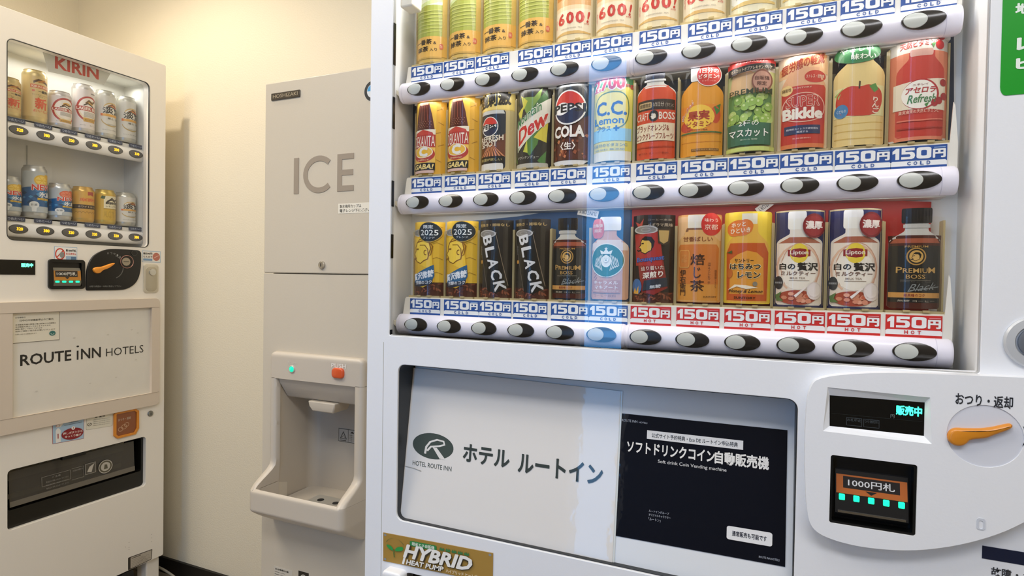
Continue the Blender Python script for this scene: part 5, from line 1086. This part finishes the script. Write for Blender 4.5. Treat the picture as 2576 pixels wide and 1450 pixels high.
pr = Print(); pr.Rc(0, 1, 0, 1, '4a4238'); pr.Rc(.008, .992, .012, .988, 'e3dcc8'); pr.T('お客様各位', .06, .27, .82, .87, '5a5448', b=.01); pr.T('日中の冷却機能停止のご案内', .15, .86, .71, .78, '5a5448', b=.01)
for i, s_ in enumerate(('本自動販売機は夏場の電力削減のため昼間は', '冷却機能を停止しておりますがその分', '夜間に集中して冷やしております', '何卒ご理解ご協力をお願いいたします')): pr.T(s_, .06, (.92, .8, .62, .9)[i], .58 - i * .072, .63 - i * .072, '6a6456', b=.005)
pr.T('お問い合わせは管理会社まで', .06, .5, .27, .31, '7c7668', b=0); pr.E(.84, .25, .07, .085, '35706a'); pr.arc(.84, .25, .035, .04, 180, 360, .012, 'cfd8cc')
a = LM.at(31, 863, DW + .003); b = LM.at(150, 784, DW + .003); no = Print
u0, u1, v0, v1 = a[0], b[0], LM.at(150, 856, DW + .003)[1], b[1] + .0
me, ms = pr.build(rectmap(LM, u0, u1, LM.at(90, 860, DW)[1], LM.at(90, 786, DW)[1], DW + .0022), back=5, rough=.3); link('notice_card', me, ms, lm, label='small printed notice with green dot')
# stickers under the frame
pr = Print(); pr.Rc(0, 1, 0, 1, 'a3403c'); pr.Rc(.012, .988, .015, .985, 'a9c3d6'); pr.P([(.10, .03), (.25, .03), (.25, .56), (.20, .66), (.14, .66), (.10, .56)], 'ece8e0'); pr.Rc(.155, .185, .2, .42, 'a3403c'); pr.P([(.1, .78), (.2, .84), (.34, .98), (.46, .98), (.34, .84), (.24, .70), (.12, .70)], 'eee6da'); pr.arc(.17, .77, .06, .05, 0, 360, .012, 'a3403c')
pr.T('二本同時に', .5, .82, .82, .90, '3c4a5c', b=.01); pr.L([(.36, .74), (.92, .78)], .012, '3c3c44'); pr.E(.62, .32, .35, .26, '8c2026', 36); pr.T('押しボタンから', .32, .94, .32, .43, 'eee0d4', b=.02); pr.T('ゆっくり離す', .38, .9, .17, .28, 'eee0d4', b=.02); pr.E(.64, .57, .06, .08, 'eee6da'); pr.Rc(.635, .65, .53, .61, 'a3403c')
qs = [LM.at(132, 1118, DW), LM.at(211, 1104, DW), LM.at(212, 1049, DW), LM.at(131, 1061, DW)]
panel_part('warning_sticker', LM, pr, quadmap(LM, qs, DW + .0005), lm, back=3, label='blue and red instruction sticker')
pr = Print(); pr.P(rrect(0, 1, 0, 1, .06, 3), 'b9b29c'); pr.P(rrect(.012, .988, .02, .98, .06, 3), 'e2dcc8'); pr.P([(.3, .76), (.42, .76), (.36, .9)], '3a4436'); pr.T('警告', .46, .7, .77, .9, '26241e', b=.03); pr.arc(.12, .36, .07, .1, 0, 360, .025, '4a4438'); pr.L([(.07, .30), (.17, .42)], .02, '4a4438')
for i in range(4): pr.T('お取出口に手を入れないで下さい', .24, .9, .60 - i * .13, .66 - i * .13, '6a6454', b=.005)
qs = [LM.at(216, 1083, DW), LM.at(283, 1072, DW), LM.at(284, 1038, DW), LM.at(217, 1046, DW)]
panel_part('caution_sticker', LM, pr, quadmap(LM, qs, DW + .0005), lm, back=3)
# coin return cup
u0, u1, v0, v1 = .3435, .4310, -.4905, -.3965
g = G(); oc = [(u0, v0 + .012), (u0 + .012, v0), (u1 - .012, v0), (u1, v0 + .02), (u1, v1 - .012), (u1 - .014, v1), (u0 + .006, v1), (u0, v1 - .006)]; ic = inset(oc, .008)
g.frame(LM, oc, [ic], DW - .001, DW + .006); bevel(link('coin_return', g.mesh(), mat('d98a2c', .4), lm, label='orange coin return cup'), .002)
pr = Print(); pr.P(ic, '8a4a1e'); pr.T('おつり・返却', u0 + .016, u1 - .028, v1 - .035, v1 - .026, 'cbb69a', b=.01); pr.arc(u0 + .036, v0 + .036, .009, .008, 0, 360, .002, 'c49a74'); pr.arc(u0 + .045, v0 + .042, .008, .007, 0, 360, .002, 'c49a74'); pr.arc(u0 + .024, v0 + .030, .008, .007, 0, 360, .002, 'c49a74')
me, ms = pr.build(flat(LM, DW + .0015), back=0, rough=.25, coat=.5); link('return_flap', me, ms, lm)
c = LM.at(378, 1041, DW); g = G(); xdisc(g, c[0], c[1], DW - .001, [(.0105, 0), (.0105, .003), (.009, .005), (.001, .005)]); g.box(LM, c[0] - .001, c[0] + .001, c[1] - .006, c[1] + .004, DW + .004, DW + .0045, 1); link('key_lock', g.mesh(), [mat('8a8a84', .3, .8), DARK], lm, smooth=.6)
# pickup port
P0, P1, Q0, Q1 = .0385, .4595, -.690, -.508
g = G(); g.box(LM, P0 - .01, P1 + .01, Q0 - .01, Q1 + .01, -.10, -.09); g.box(LM, P0 - .01, P0 - .001, Q0 - .01, Q1 + .01, -.09, .012); g.box(LM, P1 + .001, P1 + .01, Q0 - .01, Q1 + .01, -.09, .012); g.box(LM, P0, P1, Q0 - .01, Q0, -.09, .012); g.box(LM, P0, P1, Q1, Q1 + .01, -.09, .012)
g.frame(LM, rrect(P0 + .0005, P1 - .0005, Q0 + .0005, Q1 - .0005, .011, 4), [rrect(P0 + .008, P1 - .008, Q0 + .055, Q1 - .006, .006, 4)], .0, .03)
link('pickup_port', g.mesh(), mat('15140f', .35), lm)
g = G(); wedge(LM, P0 + .01, P1 - .035, [(Q1 - .01, .028), (Q1 - .01, .030), (Q0 + .066, .036), (Q0 + .064, .034)], g); fl = link('pickup_flap', g.mesh(), SMOKE, lm)
g = G(); wedge(LM, P0 + .01, P1 - .035, [(Q0 + .064, .034), (Q0 + .066, .038), (Q0 + .082, .037), (Q0 + .082, .034)], g); link('flap_rail', g.mesh(), mat('6c665a', .3), lm)
for a_, b_, c_ in ((Q1 - .05, Q1 - .008, .04), (Q0 + .075, Q0 + .09, .05)): g = G(); g.box(LM, P0 + .01, P1 - c_, a_, b_, -.02, -.016); link('chute_plate', g.mesh(), mat('b9b2a2', .4), lm)
pr = Print(); LTX = '8f8a80'
def qf(x, y): p0 = LM.at(x, y, .034); return p0
a, b = qf(104, 1226), qf(177, 1183); pr.Rc(a[0], b[0], a[1] + .0, a[1] + .001, LTX); pr.Rc(a[0], b[0], b[1], b[1] + .001, LTX); pr.Rc(a[0], a[0] + .001, a[1], b[1], LTX); pr.Rc(b[0] - .001, b[0], a[1], b[1], LTX)
pr.T('ご注意', (a[0] + b[0]) / 2 - .012, (a[0] + b[0]) / 2 + .012, b[1] - .010, b[1] - .004, LTX, b=0)
for i in range(3): pr.T('取出口に手を入れないでください', a[0] + .012, b[0] - .006, b[1] - .021 - i * .010, b[1] - .0155 - i * .010, LTX, b=0)
c0 = b[0] + .003; pr.Rc(c0, c0 + .036, b[1] + .002, b[1] + .003, LTX); pr.Rc(c0, c0 + .036, b[1] - .034, b[1] - .033, LTX); pr.Rc(c0 + .036, c0 + .037, b[1] - .034, b[1] + .003, LTX); pr.T('お酒は20歳から', c0 + .003, c0 + .034, b[1] - .008, b[1] - .002, LTX, b=0)
c1 = c0 + .040; pr.Rc(c1, c1 + .034, b[1] - .030, b[1] + .006, LTX); pr.Rc(c1 + .002, c1 + .032, b[1] - .028, b[1] + .004, '4a463e'); pr.P([(c1 + .006, b[1] - .022), (c1 + .02, b[1] - .026), (c1 + .024, b[1] - .012), (c1 + .030, b[1] + .002), (c1 + .014, b[1] - .006)], 'b5afa2')
cc = qf(264, 1174); pr.E(cc[0], cc[1], .023, .0225, 'b5afa2', 32); pr.E(cc[0], cc[1], .0205, .020, '55503f', 32); pr.E(cc[0], cc[1], .0155, .015, 'b5afa2', 32); pr.P([(cc[0] - .006, cc[1] - .008), (cc[0] + .007, cc[1] - .008), (cc[0] + .005, cc[1] + .006), (cc[0] - .003, cc[1] + .008)], '55503f')
me, ms = pr.build(lambda u, v, l: LM(u, v, .0385 - (v - (Q0 + .064)) * .055 + l * .0001), back=0); link('flap_print', me, ms, lm)
g = G(); g.box(LM, P0 + .15, P0 + .22, Q1 - .012, Q1 - .001, .028, .040); link('flap_hinge', g.mesh(), BLACK, lm)
pr = Print(); pr.P(rrect(0, 1, 0, 1, .05, 3), '3a342c'); pr.Rc(.1, .97, .06, .94, 'b5ac9c'); pr.L([(.14, .84), (.52, .84)], .05, '4a443a')
for i in range(5): pr.L([(.14, .68 - i * .13), (.6 + .06 * i, .68 - i * .13)], .012, '5a5448')
for x, y in ((.65, .4), (.78, .6), (.5, .3), (.85, .3), (.6, .62)): pr.L([(x - .1, y - .1), (x, y + .08), (x + .08, y - .05)], .012, '6a6458')
qs = [LM.at(322, 1436, DW), LM.at(381, 1408, DW), LM.at(383, 1382, DW), LM.at(322, 1404, DW)]
panel_part('rating_plate', LM, pr, quadmap(LM, qs, DW + .0005), lm, back=3)
g = G()
for x, y in ((324, 1366), (324, 1379), (324, 1384), (315, 1378), (381, 1346), (381, 1355), (381, 1364)):
    p0 = LM.at(x, y, DW); g.box(LM, p0[0], p0[0] + .0016, p0[1], p0[1] + .0016, DW, DW + .0004)
link('mark_dots', g.mesh(), mat('6a6458', .6), lm)['kind'] = 'stuff'
g = G(); g.prism(LM, rrect(.38, .43, LB - .06, LB - .01, .015), -.0, .03, 0, .006); link('caster', g.mesh(), DARK, lm, smooth=.6)

# ------------------------------------------------------------------ ICE MACHINE
im = empty('ice_machine', (-.42, .42, 0))
tag(im, 'tall narrow taupe ice dispenser lettered ICE between the two vending machines', 'ice machine')
I0, I1, IT, IB = -.604, -.235, .5905, -Z + .06
sv = .0940
# module extents
M0, M1 = -.5655, -.2680; MT, MB = -.108, -.545
N0, N1, NT = -.5425, -.2935, -.176
g = G(); g.box(IC, I0, I1, sv + .001, IT, -.03, 0); bevel(link('door', g.mesh(), ICEM, im), .0025)
g = G()
g.frame(IC, [(I0, IB), (I1, IB), (I1, sv - .001), (I0, sv - .001)], [[(N0 - .004, -.50), (N1 + .004, -.50), (N1 + .004, NT + .004), (N0 - .004, NT + .004)]], -.03, 0)
link('lower_panel', g.mesh(), ICEM, im)
g = G(); g.box(IC, I0 + .001, I1 - .001, IB, sv - .002, -.42, -.2); g.box(IC, I0 + .001, I1 - .001, sv - .002, IT - .001, -.42, -.031); g.box(IC, I0 + .001, N0 - .02, IB, sv - .002, -.2, -.031); g.box(IC, N1 + .02, I1 - .001, IB, sv - .002, -.2, -.031); g.box(IC, N0 - .02, N1 + .02, IB, -.51, -.2, -.031); g.box(IC, N0 - .02, N1 + .02, NT + .02, sv - .002, -.2, -.031)
link('cabinet', g.mesh(), ICEM, im)
g = G()
for u in (I0 + .04, I1 - .04):
    for w in (-.03, -.38): g = G(); lathe(g, IC(u, -Z, w), [(.022, 0), (.022, .01), (.01, .012), (.01, .07)], 16); link('leveling_foot', g.mesh(), DARK, im)
# dispenser surround: loft of horizontal U/closed sections
DISP = mat('c9bfb0', .38, bump=.03, scale=200, coat=.1, name='taupe_plastic')
def prof_w(v):                                  # how far the surround stands out at height v
    if v > -.395: return .016
    if v > -.452: t = (-.395 - v) / .057; t = t * t * (3 - 2 * t); return .016 + (.084 - .016) * t
    if v > -.497: return .084
    if v > -.548: t = (-.497 - v) / .051; t = t ** 1.15; return .084 - .076 * t
    return .008
g = G()
nv = 46; vs = [MT - (MT - MB) * i / nv for i in range(nv + 1)]
def flare(v): t = max(0., min(1., (-.395 - v) / .057)); return .005 * t * t * (3 - 2 * t) if v > -.497 else .005 * max(0, 1 - (-.497 - v) / .05)
# side arms and the lower apron: outer skin ring around
def uw(v):
    w = prof_w(v); e = flare(v); r_ = .010 + .006 * max(0, (w - .016) / .068)
    taper = .006 * max(0, (w - .016) / .068)
    a, b = M0 - e, M1 + e
    if v > MT - .014: k = (v - (MT - .014)) / .014; a += .014 * (1 - sqrt(max(0, 1 - k * k))); b -= .014 * (1 - sqrt(max(0, 1 - k * k)))
    pts = [(a, 0.)]
    for i in range(7): t = pi - i * pi / 12; pts.append((a + taper + r_ + r_ * cos(t), max(0, w - r_) + min(r_, w) * sin(t) if w > r_ else w * sin(t)))
    for i in range(7): t = pi / 2 - i * pi / 12; pts.append((b - taper - r_ + r_ * cos(t), max(0, w - r_) + min(r_, w) * sin(t) if w > r_ else w * sin(t)))
    pts.append((b, 0.)); return pts
opening_v = (NT, -.447)
rim = -.447
def arm(side, v):                                # closed section of one side arm at height v
    w = prof_w(v); full = uw(v); inner = N0 - .002 * 0 if side < 0 else N1
    fl_ = .003 * max(0, min(1, (-.40 - v) / .05))
    inner = (N0 - fl_) if side < 0 else (N1 + fl_)
    if side < 0: pts = full[:8]; pts = pts + [(inner - .004, w), (inner, w - .004), (inner, 0.)]
    else: pts = [(inner, 0.), (inner, w - .004), (inner + .004, w)] + full[8:]
    return [IC(u, v, q) for u, q in pts]
va = [NT + .001 - (NT + .001 - rim) * i / 30 for i in range(31)]
for s in (-1, 1): g.loft([arm(s, v) for v in va])
vt = [MT - .0005, MT - .002, MT - .005, MT - .009, MT - .014, MT - .03, NT]
def tsec(v):
    k = max(0, (v - (MT - .008)) / .008); pts = uw(v); m_ = 1 - .6 * k * k; return [IC(u, v, q * m_) for u, q in pts]
g.loft([tsec(v) for v in vt])
vb = [rim - (rim - MB) * i / 26 for i in range(27)]
def bsec(v, k=0.): return [IC(u, v, q) for u, q in uw(v)]
# front wall of the tray: outer skin down to the bottom, inner wall, rounded rim
outer = [bsec(v) for v in vb[1:]]
n = len(outer[0])
def insec(v, d): 
    w = prof_w(rim - .01); a, b = N0 - .003, N1 + .003; r_ = .016
    pts = [(a, 0.)]
    for i in range(7): t = pi - i * pi / 12; pts.append((a + r_ + r_ * cos(t) + d, w - .012 - r_ + r_ * sin(t)))
    for i in range(7): t = pi / 2 - i * pi / 12; pts.append((b - r_ + r_ * cos(t) - d, w - .012 - r_ + r_ * sin(t)))
    pts.append((b, 0.)); return [IC(u, v, q) for u, q in pts]
mid = [[(a + b) / 2 + Vector((0, 0, .003)) for a, b in zip(bsec(rim), insec(rim, 0))]]
g.loft(list(reversed(outer)) + [bsec(rim - .0005)] + mid + [insec(rim - .0015, 0), insec(rim - .02, .001), insec(-.497, .004)], closed=False, caps=False)
o = link('dispenser_surround', g.mesh(), DISP, im, smooth=math.radians(45))
# niche
g = G(); D = -.125
n0, n1 = N0 + .001, N1 - .001
NI = mat('beb3a2', .4, name='shaded_niche_plastic')  # surround's taupe toned darker, the niche's shade put into the colour
r_ = .03
sec = [(N0 - .004, .0), (N0, -.02)]
sec = [(N0 - .003, .004)] + [(N0 + r_ * (1 - cos(t)) , D + r_ - r_ * sin(t)) for t in [i * pi / 12 for i in range(7)]] + [(N1 - r_ + r_ * sin(t), D + r_ - r_ * cos(t)) for t in [i * pi / 12 for i in range(7)]] + [(N1 + .003, .004)]
def ns(v, e=0.): return [IC(u + (-e if u < (N0 + N1) / 2 else e), v, w) for u, w in sec]
g.loft([ns(NT + .004), ns(-.44), ns(-.46, .002), ns(-.505, .004)], closed=False)
link('niche', g.mesh(), NI, im, smooth=math.radians(50))
g = G(); fl = [(N0 - .002, .070), (N0 - .002, D), (N1 + .002, D), (N1 + .002, .070)]
g.loft([[IC(u, v, w) for u, w in fl] for v in (-.502, -.498)]); link('tray_floor', g.mesh(), NI, im)
g = G(); g.box(IC, N0 + .07, N1 - .035, -.498, -.495, -.07, .055, 0)
for i in range(3):
    for j in range(3):
        c = IC(N0 + .10 + i * .05, -.495, .035 - j * .038); g.loft([[c + Vector((.009 * cos(t), .009 * sin(t), z_)) for t in [2 * pi * q / 16 for q in range(16)]] for z_ in (0, .0006)], 1)
link('drip_grate', g.mesh(), [mat('b9b4a8', .35, .3), BLACK], im)
# sloped hood and nozzle
g = G(); wedge(IC, N0 + .0005, N1 - .0005, [(NT + .003, .010), (NT + .003, -.10), (-.232, -.10), (-.232, -.030), (-.228, -.022), (-.19, .004)], g); bevel(link('hood', g.mesh(), DISP, im), .003, 2, 25)
g = G(); a, b = -.462, -.375
g.loft([[IC(u, v, w) for u, w in ((a + s, -.075), (b - s, -.075), (b - s, wf_), (a + s, wf_))] for v, s, wf_ in ((-.2315, 0, -.012), (-.245, .003, -.013), (-.2585, .010, -.018))]); bevel(link('nozzle', g.mesh(), mat('d3c8b6', .4), im), .003, 2)
pr = Print(); pr.Rc(0, 1, 0, 1, '5c5850'); pr.Rc(.02, .98, .04, .96, 'b9b2a6'); pr.Rc(.38, .40, .04, .96, '5c5850'); pr.P([(.06, .22), (.34, .22), (.20, .82)], '4c4840'); pr.P([(.10, .26), (.30, .26), (.20, .70)], 'b9b2a6'); pr.L([(.13, .3), (.2, .5), (.27, .32)], .02, '3a362e'); pr.Rc(.08, .32, .08, .14, '4c4840'); pr.T('▲警告', .48, .92, .72, .9, '33302a', b=.02)
for i in range(4): pr.T('注意してください', .44, .94, .55 - i * .14, .64 - i * .14, '5c5850', b=0)
a = IC.at(852, 1110, D); panel_part('warning_label', IC, pr, rectmap(IC, a[0] + .0, a[0] + .085, IC.at(852, 1110, D)[1], IC.at(852, 1077, D)[1], D + .0008), im, back=3)
# badge, letters, keyhole, stickers
a = IC.at(684, 254, 0); b = IC.at(756, 233, 0); g = G(); bt = IC.at(684, 237, 0)[1]
bu0, bu1_, bvt, bvb = a[0], b[0], bt, a[1]
g.box(IC, bu0, bu1_, bvb, bvt, 0, .003); bevel(link('badge', g.mesh(), mat('4a4238', .35, .3), im), .001)
pr = Print(); pr.T('HOSHIZAKI', .07, .93, .25, .78, 'b9a98c', b=.0); me, ms = pr.build(rectmap(IC, bu0, bu1_, bvb, bvt, .0033), back=0); link('badge_lettering', me, ms, im)
yb0, yt0 = IC.at(745, 488, 0)[1], IC.at(745, 398, 0)[1]
LT = mat('9d9080', .5, name='brown_lettering')
for ch, x0, x1, bb in (('I', 740, 752, 0), ('C', 765, 836, .016), ('E', 849, 890, 0)):
    ua, ub = IC.at(x0, 440, 0)[0], IC.at(x1, 440, 0)[0]; g = G(); h0, h1 = yb0, yt0; t_ = .0135; lt_ = []
    if ch == 'I': lt_ = [(ua, h0), (ub, h0), (ub, h1), (ua, h1)]
    elif ch == 'E': m0 = (h0 + h1) / 2; lt_ = [(ua, h0), (ub, h0), (ub, h0 + t_), (ua + t_ * 1.05, h0 + t_), (ua + t_ * 1.05, m0 - t_ / 2), (ub - .002, m0 - t_ / 2), (ub - .002, m0 + t_ / 2), (ua + t_ * 1.05, m0 + t_ / 2), (ua + t_ * 1.05, h1 - t_), (ub, h1 - t_), (ub, h1), (ua, h1)]
    else:
        cx, cy, rx, ry = (ua + ub) / 2 + .004, (h0 + h1) / 2, (ub - ua) / 2 + .006, (h1 - h0) / 2 + .001; A0 = math.radians(46)
        oa = [(cx + rx * cos(A0 + (2 * pi - 2 * A0) * i / 30), cy + ry * sin(A0 + (2 * pi - 2 * A0) * i / 30)) for i in range(31)]
        ia = [(cx + (rx - t_) * cos(A0 * .95 + (2 * pi - 2 * A0 * .95) * i / 30), cy + (ry - t_) * sin(A0 * .95 + (2 * pi - 2 * A0 * .95) * i / 30)) for i in range(31)]
        lt_ = oa + ia[::-1]
    g.prism(IC, lt_, 0, .0012); link('letter', g.mesh(), LT, im)
c = IC.at(811, 667, 0); g = G(); ydisc(g, IC(c[0], c[1], 0), [(.0095, 0), (.0095, .004), (.008, .006), (.001, .006)], 28); g.box(IC, c[0] - .001, c[0] + .001, c[1] - .004, c[1] + .004, .006, .0064, 1); link('key_lock', g.mesh(), [mat('b9b4aa', .25, .8), DARK], im, smooth=.6)
pr = Print(); pr.Rc(0, 1, 0, 1, 'ece6d6'); pr.T('製氷機用カップは', .04, .58, .55, .88, '5a5448', b=.01); pr.T('電子レンジ下にございます', .04, .96, .12, .45, '5a5448', b=.01)
a = IC.at(851, 538, 0); b = IC.at(851, 513, 0); panel_part('cup_sticker', IC, pr, rectmap(IC, a[0], -.24, a[1], b[1], .0005), im, back=3, label='white sticker with two lines of characters')
c = IC.at(938, 229, 0); pr = Print(); pr.E(c[0], c[1], .0255, .0255, 'd8d4ca', 36); pr.E(c[0], c[1], .0245, .0245, '23282c', 36); pr.E(c[0], c[1], .0165, .0165, 'dfe3e6', 32)
for s0 in (90, 270): pr.P([(c[0], c[1])] + [(c[0] + .0155 * cos(math.radians(s0 + i * 9)), c[1] + .0155 * sin(math.radians(s0 + i * 9))) for i in range(11)], '3b9ad0')
me, ms = pr.build(flat(IC, .0006), back=4); link('round_sticker', me, ms, im)
# button panel
a = IC.at(735, 929, .016); g = G(); ydisc(g, IC(a[0], a[1], .016), [(.0095, 0), (.0095, .002), (.008, .003), (.0075, .002)], 24); link('lamp_ring', g.mesh(), mat('cfcabf', .3, .3), im, smooth=.6)
g = G(); ydisc(g, IC(a[0], a[1], .016), [(.0072, .001), (.0068, .003), (.004, .0045), (.001, .005)], 24); link('power_lamp', g.mesh(), mat('12c9a0', .3, emis=1.1), im, smooth=.8, label='green power lamp')
a = IC.at(852, 939, .016); g = G(); g.prism(IC, rrect(a[0] - .0175, a[0] + .0175, a[1] - .0125, a[1] + .0125, .009), .015, .023, 0, .003); link('push_button', g.mesh(), mat('d8582a', .35, coat=.2), im, smooth=.7, label='orange push button')
pr = Print(); a = IC.at(834, 925, .016); b = IC.at(871, 913, .016); pr.T('PUSH', a[0], b[0], a[1], a[1] + .011, 'ece8de', b=.02); a = IC.at(725, 916, .016); b = IC.at(747, 910, .016); pr.T('POWER', a[0], b[0], a[1], a[1] + .006, 'e0dace', b=0)
me, ms = pr.build(flat(IC, .0166), back=0); link('caption', me, ms, im)
pr = Print(); pr.Rc(0, 1, 0, 1, 'cfc8ba'); pr.T('全自動製氷機', .05, .8, .82, .92, '33302a', b=.02)
for i in range(6):
    pr.L([(.04, .72 - i * .12), (.3, .72 - i * .12)], .02, '4a463e'); pr.L([(.36, .72 - i * .12), (.6 + .04 * (i % 3), .72 - i * .12)], .015, '6a665c')
a = IC.at(690, 1424, 0); pr2 = Print(); panel_part('rating_label', IC, pr, rectmap(IC, a[0], a[0] + .062, a[1] - .05, a[1], .0004), im, back=3)
a = IC.at(751, 1436, 0); pr = Print(); pr.Rc(0, 1, 0, 1, '26231f'); pr.E(.5, .5, .3, .3, 'cfc8ba'); pr.E(.5, .5, .22, .22, '26231f'); pr.Rc(.42, .58, .3, .7, 'cfc8ba')
panel_part('mark_label', IC, pr, rectmap(IC, a[0], a[0] + .034, a[1] - .034, a[1], .0004), im, back=3)

# ------------------------------------------------------------------ cord on the floor behind the left machine
pts = []
ctl = [Vector((-1.9, .60, .006)), Vector((-1.66, .575, .03)), Vector((-1.58, .56, .075)), Vector((-1.50, .565, .07)), Vector((-1.43, .58, .03)), Vector((-1.36, .55, .006)), Vector((-1.2, .50, .006)), Vector((-1.0, .56, .006))]
for i in range(len(ctl) - 1):
    p0, p1, p2, p3 = ctl[max(0, i - 1)], ctl[i], ctl[i + 1], ctl[min(len(ctl) - 1, i + 2)]
    for k in range(8):
        t = k / 8; pts.append(.5 * ((2 * p1) + (p2 - p0) * t + (2 * p0 - 5 * p1 + 4 * p2 - p3) * t * t + (3 * p1 - p0 - 3 * p2 + p3) * t ** 3))
g = G(); g.loft(tube(pts, .0045)); c_ = link('power_cord', g.mesh(), mat('8f8a7e', .5), loc=(-1.45, .57, 0), smooth=1.); tag(c_, 'grey power cord looping over the floor beside the left machine', 'cord')
# downlight fitting
g = G(); lathe(g, Vector((-1.313, 0, CEIL - .012)), [(.05, 0), (.055, .004), (.055, .012)], 32); tag(link('downlight', g.mesh(), mat('f0ead8', .4), loc=(-1.313, 0, CEIL - .012)), 'round white ceiling downlight above the left machine', 'lamp')
